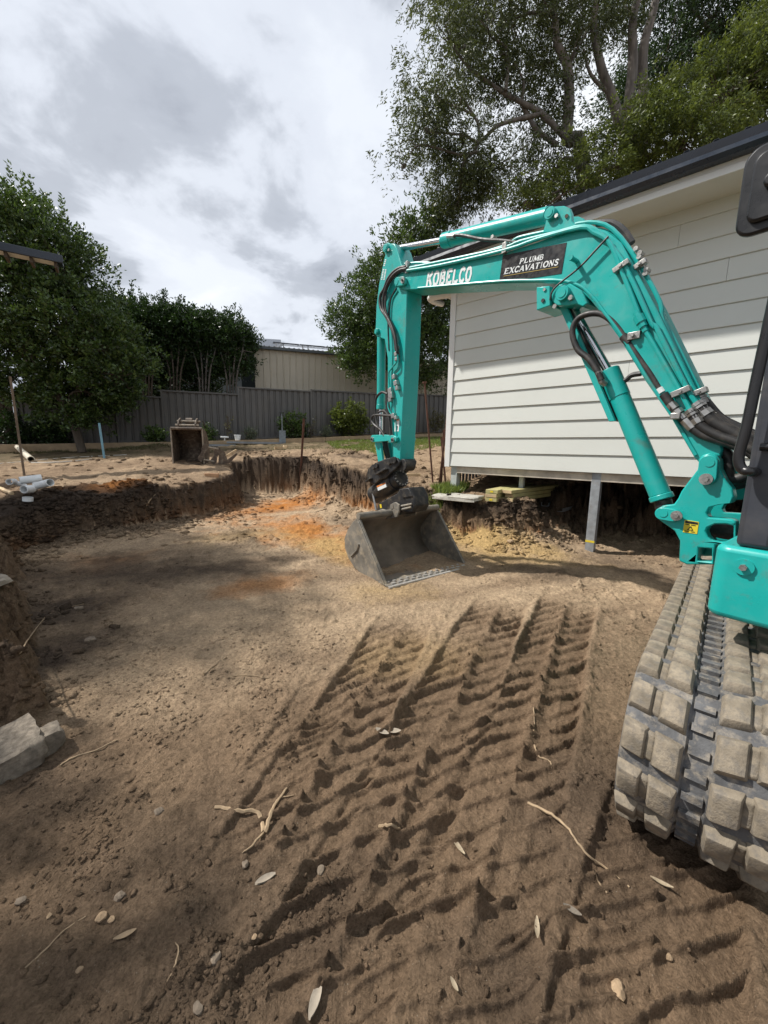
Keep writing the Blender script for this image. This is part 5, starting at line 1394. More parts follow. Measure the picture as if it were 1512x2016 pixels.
tree('dark_tree', 'dark green tree filling the sky in the top right corner', dbase, db_, 620, 78, .34, .15, .05, 'leaf_dark', 'bark_dark', 'trees beyond the yard', trunk=[([dbase, tuple(at(1400, 250, 18)), tuple(at(1400, 60, 18))], .25, .1), ([tuple(at(1400, 250, 18)), tuple(at(1310, 150, 18))], .12, .06)], droop=.6, hollow=.3, seed=6)
# tree behind the fence, beside the shed
MY = 15.3
mb_ = [pxblob(px, py, rx, ry, MY + dy, dr) for px, py, rx, ry, dy, dr in ((800, 478, 45, 38, 0, 1.0), (845, 440, 38, 34, 0, .9), (762, 545, 52, 45, -.2, 1.1), (722, 600, 45, 45, -.2, 1.0), (683, 640, 38, 38, -.4, .8), (855, 540, 60, 70, .3, 1.3), (775, 650, 62, 62, 0, 1.2), (850, 690, 62, 72, .3, 1.3), (700, 705, 30, 26, -.6, .6), (720, 690, 40, 50, -.3, .9), (880, 600, 45, 90, .5, 1.2))]
mbase = on_ground(812, 15.6)
mtr = [([mbase, tuple(at(808, 740, MY)), tuple(at(795, 640, MY)), tuple(at(800, 520, MY))], .14, .05), ([tuple(at(808, 740, MY)), tuple(at(740, 680, MY - .2)), tuple(at(690, 640, MY - .4))], .08, .03), ([tuple(at(795, 640, MY)), tuple(at(850, 560, MY))], .08, .03)]
tree('broadleaf_tree', 'dark broadleaf tree between the beige shed and the white house', mbase, mb_, 700, 96, .22, .12, .05, 'leaf_camellia', 'bark_dark', 'trees beyond the yard', trunk=mtr, hollow=.3, seed=7, shape=3)
# big camellia at the left
LY = 11.3
lb_ = [pxblob(px, py, rx, ry, LY + dy, dr) for px, py, rx, ry, dy, dr in ((45, 470, 100, 62, 0, 1.3), (110, 530, 78, 75, 0, 1.2), (40, 600, 120, 95, 0, 1.5), (150, 640, 75, 70, -.2, 1.3), (60, 715, 120, 70, 0, 1.4), (215, 690, 68, 58, -.4, 1.0), (170, 770, 75, 45, -.2, 1.0), (235, 740, 45, 40, -.4, .8), (20, 425, 60, 34, 0, 1.0), (-60, 560, 90, 150, 0, 1.5), (150, 815, 50, 30, -.3, .6), (110, 780, 60, 40, 0, .8))]
lbase = on_ground(160, 11.0)
ltr = [([lbase, tuple(at(140, 820, 11.0)), tuple(at(110, 770, 11.1)), tuple(at(60, 690, 11.2)), tuple(at(40, 560, 11.3))], .11, .05), ([tuple(at(140, 820, 11.0)), tuple(at(160, 740, 11.1)), tuple(at(150, 640, 11.1))], .1, .04)]
tree('camellia_tree', 'large dense glossy-leaved tree at the left in front of the fence', lbase, lb_, 900, 118, .175, .10, .05, 'leaf_camellia', 'bark_dark', None, trunk=ltr, hollow=.35, seed=8, shape=4, shoots=70)
# clipped hedge beyond the fence: five shrubs
for i, (px, top, w, yy_) in enumerate(((235, 590, 42, 14.4), (290, 592, 44, 14.6), (345, 600, 44, 14.8), (402, 612, 44, 15.0), (456, 628, 36, 15.1))):
    cy = (top + 18 + 720) / 2
    bb = [pxblob(px, cy - 18, w, (720 - top - 18) / 2 * .8, yy_, .9), pxblob(px - 10, top + 40, w * .95, 32, yy_, .8), pxblob(px + 8, top + 42, w * .8, 30, yy_, .8), pxblob(px, 705, w * 1.0, 40, yy_, .8)] + ([pxblob(px, 750, w, 34, yy_ + .3, .6)] if i < 4 else [])
    hb = on_ground(px, yy_); tr_ = []
    for k in range(4):
        dx = (k - 1.5) * 11
        tr_.append(([(hb[0] + (k - 1.5) * .08, hb[1], hb[2]), tuple(at(px + dx * .6, 745, yy_ - .5)), tuple(at(px + dx * 1.3, 690, yy_ - .45)), tuple(at(px + dx * 1.6, 640, yy_))], .035, .02))
    tree('hedge_shrub', ('first', 'second', 'third', 'fourth', 'rightmost')[i] + ' tall shrub of the hedge behind the metal fence, counted from the left', hb, bb, 330, 74, .16, .095, .045, 'leaf_dark', 'bark_gum' if i > 2 else 'bark_dark', 'hedge shrubs behind the fence', 'shrub', tr_, hollow=.35, seed=20 + i, shape=4, shoots=13)
# trees outside the frame on the left, which shade the left of the pit
for i, (x, y, z, rx, ry, rz, lab) in enumerate(((-7.4, 3.9, 5.5, 1.7, 1.5, 1.5, 'tree outside the frame to the left of the pit'), (-5.7, 0.2, 4.6, 1.25, 1.0, 1.2, 'tree outside the frame left of the camera'))):
    zb = gh(x - .5, y)
    bb = [(np.array([x, y, z]), np.array([rx, ry, rz])), (np.array([x - .6, y - .7, z - .5]), np.array([rx, ry, rz]) * .8), (np.array([x + .3, y + .7, z - .2]), np.array([rx, ry, rz]) * .75)]
    tree('shade_tree', lab, (x - .5, y, zb), bb, 520, 45, .2, .13, .06, 'leaf_camellia', 'bark_dark', None, trunk=[([(x - .5, y, zb), (x - .4, y, zb + 1.8), (x, y, z)], .14, .05)], hollow=.2, seed=40 + i)

# plants in the garden bed
def bed_plant(name, label, px, py, w, h, leaf, n=90, per=22, L=.07, W=.035, cat='plant', back=-.55, seed=0, droop=0.0, blade=False):
    x, y = fpos(px, back); z = gh(x, y); s = y / F
    ww_, hh2 = w * s / 2, h * s
    bb = [(np.array([x, y, z + hh2 * .55]), np.array([ww_, ww_ * .8, hh2 * .45])), (np.array([x + ww_ * .2, y, z + hh2 * .35]), np.array([ww_ * .9, ww_ * .7, hh2 * .35]))]
    st_ = [([(x, y, z - .03), (x + (k - 1) * .05, y, z + hh2 * .35), (x + (k - 1) * ww_ * .5, y, z + hh2 * .7)], .012, .006) for k in range(3)]
    return tree(name, label, (x, y, z), bb, n, per, min(.06, ww_ * .25), L, W, leaf, 'bark_dark', None, cat, st_, droop=droop, hollow=.25, seed=seed, twig=.12)
bed_plant('green_bush', 'round bright green bush against the metal fence left of the excavator arm', 686, 860, 66, 66, 'leaf_bright', 230, 26, .075, .05, 'bush', seed=61)
bed_plant('rose_bush', 'leafy dark green bush behind the spade by the fence', 576, 862, 52, 50, 'leaf_camellia', 110, 22, .07, .05, 'bush', seed=62)
bed_plant('lavender', 'small grey-green lavender beside the white pot', 491, 862, 22, 24, 'leaf_grey', 60, 24, .07, .01, seed=63, droop=-.8)
bed_plant('lavender', 'small grey-green lavender left of the round bright bush', 641, 861, 20, 20, 'leaf_grey', 60, 24, .07, .01, seed=64, droop=-.8)
bed_plant('low_shrub', 'low dark shrub at the fence foot left of the digging bucket', 302, 868, 36, 30, 'leaf_camellia', 60, 20, .07, .05, 'shrub', seed=65)
bed_plant('low_shrub', 'small green shrub at the fence foot just right of the digging bucket', 407, 866, 30, 36, 'leaf_camellia', 60, 20, .06, .03, 'shrub', seed=66)
bed_plant('low_shrub', 'dark azalea shrub with a white flower in front of the left fence', 92, 868, 54, 62, 'leaf_dark', 120, 22, .07, .045, 'shrub', seed=67)
bed_plant('low_shrub', 'dark shrub at the far left edge by the paling fence', 18, 868, 60, 70, 'leaf_dark', 120, 22, .07, .045, 'shrub', seed=68)
bed_plant('low_shrub', 'sparse brownish shrub between the arm and the house corner', 858, 858, 34, 46, 'grass_dry', 60, 16, .08, .03, 'shrub', seed=69)
bed_plant('sapling', 'thin sapling with few leaves standing before the fence', 447, 862, 16, 56, 'grass_dry', 9, 8, .08, .04, seed=70)
bed_plant('low_shrub', 'thin twiggy shrub right of the leafy bush behind the spade', 612, 862, 26, 40, 'grass_dry', 26, 9, .06, .025, 'shrub', seed=71)

# grass
def grass(name, label, corners, n, hgt, leaf, dens_seed=0, thr=-.1):
    W_ = np.array([up_hit(*c)[:2] for c in corners]); lo, hi = W_.min(0), W_.max(0)
    g = np.random.default_rng(dens_seed); P = lo + (hi - lo) * g.random((n * 3, 2))
    ins = np.zeros(len(P), bool); k = len(W_)
    for i in range(k):
        a, b = W_[i], W_[(i + 1) % k]
        ins ^= ((a[1] > P[:, 1]) != (b[1] > P[:, 1])) & (P[:, 0] < (b[0] - a[0]) * (P[:, 1] - a[1]) / (b[1] - a[1] + 1e-9) + a[0])
    ins &= fbm(P[:, 0], P[:, 1], 1.8, 3, dens_seed) > thr
    P = P[ins][:n]; z = terrain(P[:, 0], P[:, 1]); m_ = len(P)
    D = np.stack([g.normal(0, .45, m_), g.normal(0, .45, m_), np.ones(m_)], 1)
    o = leaf_mesh(name, np.column_stack([P, z - .01]), D, hgt * g.uniform(.5, 1.4, m_), .008 + .006 * g.random(m_), leaf, None)
    return tag(o, label, 'grass', kind='stuff')
grass('lawn_grass', 'green lawn grass behind the excavator arm', [(640, 866), (905, 860), (880, 880), (760, 896), (660, 884)], 16000, .075, 'grass_green', 3, -.35)
grass('dry_grass', 'thin dull grass along the garden edging at left', [(-30, 880), (330, 873), (470, 870), (470, 876), (300, 886), (-30, 893)], 12000, .07, 'grass_dry', 5, -.15)
grass('bank_grass', 'tuft of grass on the bank at the house corner', [(838, 968), (880, 958), (925, 958), (905, 972), (850, 980)], 2200, .11, 'grass_green', 8, -.3)
grass('bank_grass', 'sparse grass on the sand between the rear bank and the lawn', [(520, 876), (740, 886), (700, 894), (540, 890)], 1500, .05, 'grass_dry', 9, -.05)

# ------------------------------------------------------------------ things lying about the yard
def V3(p): return Vector((float(p[0]), float(p[1]), float(p[2])))
def stuck_post(name, label, cat, top, bot, mat, sect, group=None, parent=None):
    """upright seen from top pixel to base pixel; base on the soil, top at the same distance"""
    b = hit(*bot); d = ray(*top); t = math.hypot(b[0], b[1]) / math.hypot(d[0], d[1]); tp = O + d * t
    v = V3(tp) - V3(b); L = v.length; o = empty(name, tuple(b), 0, label, cat, group)
    o.rotation_mode = 'QUATERNION'; o.rotation_quaternion = v.to_track_quat('Z', 'Y')
    return o, L
def star(m, L, z0=-.15, w=.022):
    for k in range(3):
        a = R(120 * k + 20); c, s_ = math.cos(a), math.sin(a)
        m.box((0, -.004, z0), (w, .004, L), Matrix.Rotation(a, 4, 'Z'))
    return m
o, L = stuck_post('star_picket', 'rusty steel star picket standing at the far corner of the pit', 'picket', (598, 824), (592, 926), 'rust', None)
star(MB(), L, -.6, .026).build('shaft', 'rust', o, 20)
for k in range(5): MB().box((.012, -.006, L * (.15 + k * .17)), (.030, .006, L * (.15 + k * .17) + .03)).build('notch', 'rust', o, 20)
for k, (tx, ty, bx2, by, lab) in enumerate(((880, 822, 864, 958, 'rusty steel rod leaning at the house corner, nearest the wall top'), (874, 846, 868, 958, 'short rusty steel rod leaning beside the house corner post'), (869, 860, 878, 958, 'dark steel rod standing upright just left of the house corner post'))):
    o, L = stuck_post('steel_rod', lab, 'rod', (tx, ty), (bx2, by), 'rust', None, 'steel rods at the house corner')
    star(MB(), L, -.1, .016).build('shaft', 'rust', o, 20); MB().tube([(0, 0, -.12), (0, 0, .02)], .012, 8).build('rod_tip', 'rust', o)
o, L = stuck_post('digging_bar', 'long rusty digging bar with flat head standing behind the excavator arm', 'bar', (836, 754), (852, 950), 'rust', None)
MB().tube([(0, 0, -.1), (0, 0, L)], .014, 10).build('shaft', 'rust', o); MB().tube([(0, 0, L - .005), (0, 0, L + .02)], .034, 12).build('head', 'rust', o)
o, L = stuck_post('timber_stake', 'thin weathered timber stake leaning at the left edge beside the pipes', 'stake', (20, 742), (48, 936), 'stake_timber', None)
MB().box((-.022, -.016, -.1), (.022, .016, L)).build('shaft', 'stake_timber', o, 20, .003); MB().box((-.024, -.018, L - .04), (.024, .018, L + .006)).build('stake_top', 'stake_timber', o, 20, .004)
o, L = stuck_post('blue_post', 'pale blue channel post leaning in the soil near the left fence', 'post', (197, 833), (207, 901), 'blue_paint', None)
MB().box((-.045, -.005, -.1), (.045, .005, L)).build('web', 'blue_paint', o, 20); MB().box((-.045, -.04, -.1), (-.037, -.006, L)).build('flange', 'blue_paint', o, 20); MB().box((.037, -.04, -.1), (.045, -.006, L)).build('flange', 'blue_paint', o, 20)
# spade
x, y = fpos(555, -1.22); b = (x, y, gh(x, y)); L = float(at(555, 811, y)[2]) - b[2]
o = empty('spade', b, R(8), 'steel spade standing upright in the soil just before the garden edging', 'spade')
MB().tube([(0, 0, L * .38), (0, 0, L - .06)], .016, 10).build('shaft', 'spade_steel', o)
m = MB().tube([(-.075, 0, L), (.075, 0, L)], .014, 8); m.tube([(-.07, 0, L), (-.02, 0, L - .09), (0, 0, L - .1)], .012, 6); m.tube([(.07, 0, L), (.02, 0, L - .09), (0, 0, L - .1)], .012, 6); m.build('grip', 'plastic_black', o)
m = MB(); pr = [(-.10, L * .42), (.10, L * .42), (.105, .06), (.06, -.04), (0, -.07), (-.06, -.04), (-.105, .06)]; m.prism(pr, -.012, -.004); m.build('blade', 'spade_steel', o, 20, .002)
MB().prism([(-.025, L * .42), (.025, L * .42), (.014, L * .52), (-.014, L * .52)], -.02, .01).build('socket', 'spade_steel', o, 20, .003)

# digging bucket lying with its mouth towards the pit
b = hit(372, 913); face = math.atan2(b[1], b[0]) - R(14); sc = math.hypot(b[0], b[1]) / F
o = empty('digging_bucket', tuple(b), face - math.pi / 2, 'rusty narrow digging bucket standing mouth-out on the upper ground', 'bucket')
w2 = 25 * sc * 1.0; hb = 60 * sc; dpt = .55
prof = [(0, hb), (.10, hb * 1.02), (.30, hb * .93), (.46, hb * .72), (dpt, hb * .42), (.48, hb * .12), (.30, -.01), (0, -.01)]
n_ = len(prof); m = MB(); m.add([(-w2, y, z) for y, z in prof] + [(w2, y, z) for y, z in prof], [(i, i + 1, n_ + i + 1, n_ + i) for i in range(n_ - 1)])
sh = m.build('shell', 'bucket_brown', o, 50); sh.modifiers.new('t', 'SOLIDIFY').thickness = .014
for s_ in (-1, 1):
    sp = MB().prism(prof, s_ * w2 - .009, s_ * w2 + .009, axis=0).build('side_plate', 'bucket_brown', o, 20, .003)
    MB().box((s_ * w2 - .012, -.022, 0), (s_ * w2 + .012, .0, hb)).build('side_cutter', 'bark_chip', sp, 20, .003)
    ear_ = [(.0, hb * .98), (.32, hb * .86), (.30, hb * 1.16), (.22, hb * 1.32), (.10, hb * 1.26), (.02, hb * 1.14)]
    MB().prism(ear_, s_ * w2 * .55 - .012, s_ * w2 * .55 + .012, axis=0).build('hanger_ear', 'bucket_brown', o, 20, .004)
for y, z in ((.06, hb * 1.10), (.20, hb * 1.22)): MB().tube([(-w2 * .75, y, z), (w2 * .75, y, z)], .022, 12).build('pin', 'bark_chip', o)
MB().tube([(-w2, -.005, hb), (w2, -.005, hb)], .03, 12).build('top_bar', 'bucket_brown', o)
MB().tube([(-.06, .26, hb * 1.22), (.06, .26, hb * 1.22)], .075, 14).build('boss', 'bucket_brown', o)
# small attachment with two pins and a tine beside it
b = hit(415, 914); o = empty('ripper_tine', tuple(b), math.atan2(b[1], b[0]) - math.pi / 2, 'small ripper attachment with two pins lying beside the rusty digging bucket', 'attachment')
for i, (dx, dz) in enumerate(((-14, 0), (6, -5))):
    lp = [(dx * sc + p[0] * sc, dz * sc + p[1] * sc + .04) for p in ((-6, 4), (-1, 0), (4, 6), (5, 14), (12, 24), (11, 31), (5, 32), (1, 26), (0, 17), (-6, 9))]
    MB().prism(lp, .03 * i, .03 * i + .03).build('side_plate', 'bucket_brown', o, 20, .005)
for (x0, z0), (x1, z1) in (((-7, 28), (14, 24)), ((-14, 6), (6, 2))): MB().tube([(x0 * sc, .02, z0 * sc + .03), (x1 * sc, .04, z1 * sc + .03)], .018, 10).build('pin', 'bark_chip', o)
MB().prism([(p[0] * sc, p[1] * sc) for p in ((12, 0), (16, 26), (24, 22), (28, 8), (44, 20), (46, 18), (32, 2), (20, 0))], .05, .10).build('tine', 'bucket_brown', o, 20, .004)
MB().prism([(p[0] * sc, p[1] * sc + .01) for p in ((24, 14), (30, 12), (45, 24), (43, 26))], .02, .12).build('tooth', 'scrap_timber', o, 20, .004)

def rough_box(name, size, mat, sink=.25, rough=.08, cuts=5, seed=0):
    g = random.Random(seed); bm = bmesh.new(); bmesh.ops.create_cube(bm, size=1.0)
    bmesh.ops.subdivide_edges(bm, edges=list(bm.edges), cuts=cuts, use_grid_fill=True)
    pl_ = [(Vector((g.gauss(0, 1), g.gauss(0, 1), g.gauss(0, .6))).normalized(), g.uniform(.52, .72)) for _ in range(int(14 * min(1, rough * 12)))]
    for v in bm.verts:
        p = v.co.copy()
        for nrm, d in pl_:
            k = p.dot(nrm)
            if k > d: p -= nrm * (k - d)
        p += Vector((g.uniform(-1, 1), g.uniform(-1, 1), g.uniform(-1, 1))) * rough * .2
        v.co = Vector((p.x * size[0], p.y * size[1], (p.z + .5 - sink) * size[2]))
    me = bpy.data.meshes.new(name); bm.to_mesh(me); bm.free()
    return link(name, me, mat, None, 32)
def lying(name, label, cat, px, py, size, yaw, mat, group=None, sink=.25, tilt=0.0, rough=.03):
    b = hit(px, py); ob = rough_box(name, size, mat, sink, rough, 5, int(px * 7 + py))
    ob.location = tuple(b); ob.rotation_euler = (tilt, 0, yaw); return tag(ob, label, cat, group)
lying('brick', 'single clay brick lying near the pit edge', 'brick', 417, 938, (.23, .11, .076), R(12), 'brick_clay')
lying('timber_offcut', 'pale timber offcut lying behind the pit, left one of two', 'timber', 549, 884, (.22, .09, .09), R(25), 'scrap_timber', 'timber offcuts behind the pit')
lying('timber_offcut', 'pale timber offcut lying behind the pit, right one of two', 'timber', 562, 883, (.14, .08, .1), R(-20), 'scrap_timber', 'timber offcuts behind the pit', .2)
lying('timber_offcut', 'pale timber offcut on the sand just right of the hitch', 'timber', 812, 936, (.26, .05, .045), R(-12), 'scrap_timber')
for k, (px, py, L, yw, lab) in enumerate(((415, 869, 1.4, 14, 'grey plank on the upper ground beside the digging bucket, upper one'), (420, 873, 1.2, 18, 'grey plank on the upper ground beside the digging bucket, lower one'), (500, 871, 1.7, 16, 'long grey plank lying between the white pot and the spade'))):
    x, y = fpos(px, -1.25 - .22 * (k % 2)); ob = rough_box('grey_plank', (L, .14, .06), 'grey_plank', 0.0, .01, 3, k)
    ob.location = (x, y, gh(x, y) + .01); ob.rotation_euler = (0, 0, R(yw)); tag(ob, lab, 'plank', 'grey planks by the garden bed')
# white pot and tray
x, y = fpos(466, -.95); z = gh(x, y) + .02
po = empty('plant_pot', (x, y, z), 0, 'small white plant pot on the garden bed', 'pot'); 
m = MB(); pr = [(.075, 0), (.10, .17), (.108, .17), (.108, .20), (.09, .20), (.085, .17), (.06, .03)]; nn_ = 18
m.add([(r_ * math.cos(2 * math.pi * k / nn_), r_ * math.sin(2 * math.pi * k / nn_), h_) for r_, h_ in pr for k in range(nn_)], [(i * nn_ + k, i * nn_ + (k + 1) % nn_, (i + 1) * nn_ + (k + 1) % nn_, (i + 1) * nn_ + k) for i in range(len(pr) - 1) for k in range(nn_)]); m.build('pot_wall', 'pvc_white', po); MB().tube([(0, 0, .12), (0, 0, .15)], .088, 16).build('potting_soil', 'bark_dark', po)
x, y = fpos(440, -.95); z = gh(x, y) + .14
po = empty('bird_bath', (x, y, z - .14), 0, 'small white dish on a short stem left of the white pot', 'dish'); MB().prism(capsule((-.07, 0), (.07, 0), .06), .12, .17, axis=2).build('dish', 'pvc_white', po, 20, .01); MB().tube([(0, 0, -.05), (0, 0, .12)], .02, 8).build('stem', 'pvc_white', po)

# PVC pipes on the left bank
def pipe_thing(name, label, segs, r, mat, lift=0.0, group='white pipe pieces on the left bank', cap=None):
    b = hit(*segs[0][0]); base = V3(b); o = empty(name, tuple(b), 0, label, 'pipe', group)
    for a, c_, nm in segs:
        def P(p, l_):
            q = hit(p[0], p[1]); return V3(q) + Vector((0, 0, r + l_)) - base
        MB().hollow(P(a, lift), P(c_, lift + (.0)), r, r * .88).build(nm, mat, o)
    return o
def at_y(px, py, Y): return V3(at(px, py, Y))
pb_ = hit(75, 985); PY = float(pb_[1])
def pv(name, label, pieces, mat='pvc_white'):
    base = at_y(*pieces[0][0], PY); o = empty(name, tuple(base), 0, label, 'pipe', 'white pipe pieces on the left bank')
    for a, c_, r, nm, da, dc in pieces:
        A, B = at_y(*a, PY + da) - base, at_y(*c_, PY + dc) - base
        MB().hollow(A, B, r, r * .86, 20).build(nm, mat, o)
    return o
s9 = zo(0, 900, 9.45); rr0 = 7.2 * PY / F
pv('pvc_pipe', 'straight white pipe piece lying on top of the pile on the left bank', [(s9(365, 435), s9(770, 385), rr0, 'pipe_tube', -.05, .1)])
pv('pvc_junction', 'white pipe junction with wide socket on the left bank, nearest the pit', [(s9(935, 470), s9(700, 530), rr0 * 1.0, 'socket', -.08, 0.0), (s9(720, 520), s9(560, 620), rr0 * .88, 'pipe_tube', 0.0, -.05), (s9(600, 590), s9(440, 600), rr0 * 1.05, 'elbow', -.05, -.16), (s9(650, 545), s9(650, 475), rr0 * .62, 'branch', 0.02, .05)])
pv('pvc_elbow', 'white pipe elbow at the left end of the pipe pile', [(s9(170, 460), s9(265, 455), rr0 * .82, 'socket', -.08, .02), (s9(260, 460), s9(480, 540), rr0 * .6, 'pipe_tube', .02, .1)])
pv('pvc_coupling', 'white pipe coupling ring standing upright below the pipe pile', [(s9(518, 745), s9(518, 815), rr0 * 1.15, 'ring', -.12, -.12)])
# cream pipe, string line and timber on the upper ground at left
a, c_ = hit(33, 884), hit(62, 910); base = V3(a)
o = empty('cream_pipe', tuple(a), 0, 'cream pipe lying on the ground beside the leaning timber stake', 'pipe'); MB().hollow(Vector((0, 0, .08)), V3(c_) - base + Vector((0, 0, .06)), .06, .052).build('pipe_tube', 'pvc_cream', o); MB().hollow(V3(c_) - base + (base - V3(c_)).normalized() * .01 + Vector((0, 0, .06)), V3(c_) - base + Vector((0, 0, .06)) + (base - V3(c_)).normalized() * .12, .066, .058).build('socket', 'pvc_cream', o)
def on_soil(pxs, r, lift=0.0): return [V3(hit(*p)) + Vector((0, 0, r * .6 + lift)) for p in pxs]
def stick(name, label, cat, polys, mat, group=None, lift=0.0):
    allp = [on_soil(p, r[0], lift) for p, r in polys]; base = allp[0][0].copy()
    o = empty(name, tuple(base), 0, label, cat, group) if len(polys) > 1 else None
    res = None
    for i, (q, (p, r)) in enumerate(zip(allp, polys)):
        S = spline([v - base for v in q], 5); n = len(S)
        jit = [v + Vector((random.uniform(-1, 1), random.uniform(-1, 1), random.uniform(-.3, .6))) * r[0] * .5 for v in S]
        ob = MB().tube(jit, [(r[0] + (r[1] - r[0]) * k / (n - 1)) * random.uniform(.85, 1.15) for k in range(n)], 6).build('stem' if (i == 0 and o) else ('fork' if o else name), mat, o)
        if not o: ob.location = base; tag(ob, label, cat, group); res = ob
    return o or res
stick('string_line', 'pale string line running along the ground at the left', 'string', [([(-10, 914), (60, 908), (110, 903), (180, 899), (250, 896)], (.008, .008))], 'rope')
stick('pale_cable', 'pale cable lying across the ground by the cream pipe', 'cable', [([(62, 912), (110, 911), (150, 908), (180, 904)], (.012, .012))], 'rope')
stick('timber_pole', 'pale timber pole poking in at the left edge below the pipes', 'timber', [([(-14, 960), (4, 968), (22, 977)], (.026, .024))], 'scrap_timber', None, .02)
stick('forked_root', 'pale forked root lying on the soil in the lower left foreground', 'root', [([(424, 1590), (470, 1598), (508, 1602), (520, 1640)], (.0055, .009)), ([(566, 1552), (545, 1580), (533, 1605), (522, 1642)], (.004, .008)), ([(520, 1640), (495, 1668), (478, 1680)], (.005, .002)), ([(540, 1585), (552, 1572), (578, 1568)], (.004, .002))], 'root')
stick('long_root', 'long pale root lying diagonally beside the track print at lower right', 'root', [([(1038, 1582), (1085, 1605), (1120, 1635), (1150, 1678), (1190, 1710), (1240, 1748)], (.0055, .0025))], 'root')
for k, (lab, pts, r) in enumerate((('thin curved root on the dark soil at the left bank foot', [(38, 1288), (70, 1240), (95, 1212), (130, 1198), (165, 1190)], .004), ('short brown stick on the pale sand left of centre', [(400, 1330), (422, 1312), (446, 1296)], .009), ('thin bent root in the lower left corner', [(48, 1908), (90, 1870), (130, 1830), (168, 1806)], .0025),
        ('short root hanging from the left pit wall', [(288, 998), (300, 982), (311, 970)], .009), ('straight stick on the pit floor below the left bank corner', [(447, 1024), (460, 1019), (476, 1013)], .012), ('small curved root inside the middle track print', [(1052, 1468), (1060, 1490), (1082, 1500), (1086, 1514)], .004),
        ('fine root on the sand left of the track prints', [(460, 1332), (490, 1330), (530, 1336)], .004), ('short twig lying in the track print above the white leaf', [(748, 1628), (768, 1628), (786, 1634)], .006), ('thin root crossing the soil right of the concrete rubble', [(118, 1508), (150, 1490), (185, 1480), (230, 1458)], .004), ('thin root beside the rightmost track print', [(1050, 1395), (1052, 1420), (1050, 1450)], .003),
        ('fine vertical root near the lower left centre', [(330, 1935), (345, 1900), (352, 1870), (345, 1858)], .0025), ('tiny root left of the rubber track', [(1195, 1760), (1180, 1740), (1172, 1722)], .003))):
    stick('root', lab, 'root', [(pts, (r, r * .6))], 'root')
# leaves and bark
def leaf_thing(name, label, px, py, L, W, yaw, mat, cat='leaf', thick=.0015, curl=.18):
    b = V3(hit(px, py)); n = 7; m = MB(); top, bot = [], []
    for k in range(n):
        t = k / (n - 1); w = W * math.sin(math.pi * min(1, max(0, t * .94 + .03))) ** .7; x = (t - .5) * L; z = curl * L * (t - .5) ** 2 * 2 + .006
        for s_, kk in ((-1, 0), (0, 1), (1, 2)): top.append((x, s_ * w / 2, z + abs(s_) * w * .18))
    bot = [(p[0], p[1], p[2] - thick) for p in top]; N = len(top); f = []
    for k in range(n - 1):
        for j in range(2): a = k * 3 + j; f += [(a, a + 3, a + 4, a + 1), (N + a, N + a + 1, N + a + 4, N + a + 3)]
    o = m.add(top + bot, f).build(name, mat, None, 60); o.location = b; o.rotation_euler = (random.uniform(-.15, .15), random.uniform(-.15, .15), yaw); return tag(o, label, cat)
leaf_thing('dry_leaf', 'pale dry leaf in the middle of the track prints, right of centre', 901, 1668, .07, .016, R(-60), 'dead_leaf')
leaf_thing('dry_leaf', 'pale dry leaf near the right edge below the rubber track', 1303, 1742, .06, .014, R(-40), 'dead_leaf')
leaf_thing('dry_leaf', 'pale upright dry leaf near the bottom, right of centre', 1057, 1832, .06, .014, R(70), 'dead_leaf')
leaf_thing('dry_leaf', 'grey dry leaf above the pale upright leaf near the bottom', 1126, 1796, .05, .018, R(-35), 'concrete')
leaf_thing('dry_leaf', 'brown dry leaf lying in the lower left soil', 247, 1844, .055, .014, R(25), 'root')
leaf_thing('dry_leaf', 'flat pale leaf pair in the track print, left one', 752, 1444, .07, .03, R(-30), 'bark_chip')
leaf_thing('dry_leaf', 'flat pale leaf pair in the track print, right one', 775, 1442, .07, .03, R(-10), 'bark_chip')
leaf_thing('dry_leaf', 'small pale leaf in the bottom track print, left of centre bottom', 893, 1942, .03, .012, R(-60), 'dead_leaf')
leaf_thing('bark_strip', 'pale flaky bark strip at the bottom, left of centre', 621, 1970, .07, .024, R(75), 'bark_chip', 'bark', .006, .05)
leaf_thing('bark_strip', 'grey bark chip above the lower left track print', 522, 1732, .065, .02, R(35), 'bark_chip', 'bark', .006, .05)
# stones
def stone(label, px, py, r, mat='stone', name='stone', flat=.6, cat='stone', seed=0, sink=.3):
    b = V3(hit(px, py)); bm = bmesh.new(); bmesh.ops.create_icosphere(bm, subdivisions=2, radius=1.0); g = random.Random(seed + px)
    ax = (g.uniform(.8, 1.2), g.uniform(.7, 1.1), flat * g.uniform(.8, 1.2)); cuts = [(Vector((g.gauss(0, 1), g.gauss(0, 1), g.gauss(0, 1))).normalized(), g.uniform(.62, .9)) for _ in range(9)]
    for v in bm.verts:
        p = v.co.copy()
        for nrm, d in cuts:
            k = p.dot(nrm)
            if k > d: p -= nrm * (k - d)
        v.co = Vector((p.x * ax[0], p.y * ax[1], p.z * ax[2])) * r
    for v in bm.verts: v.co += v.co.normalized() * r * g.uniform(-.09, .09)
    me = bpy.data.meshes.new(name); bm.to_mesh(me); bm.free(); o = link(name, me, mat, None, 22); o.location = b + Vector((0, 0, r * ax[2] * (1 - 2 * sink) * .8)); o.rotation_euler = (0, 0, g.uniform(0, 6)); return tag(o, label, cat)
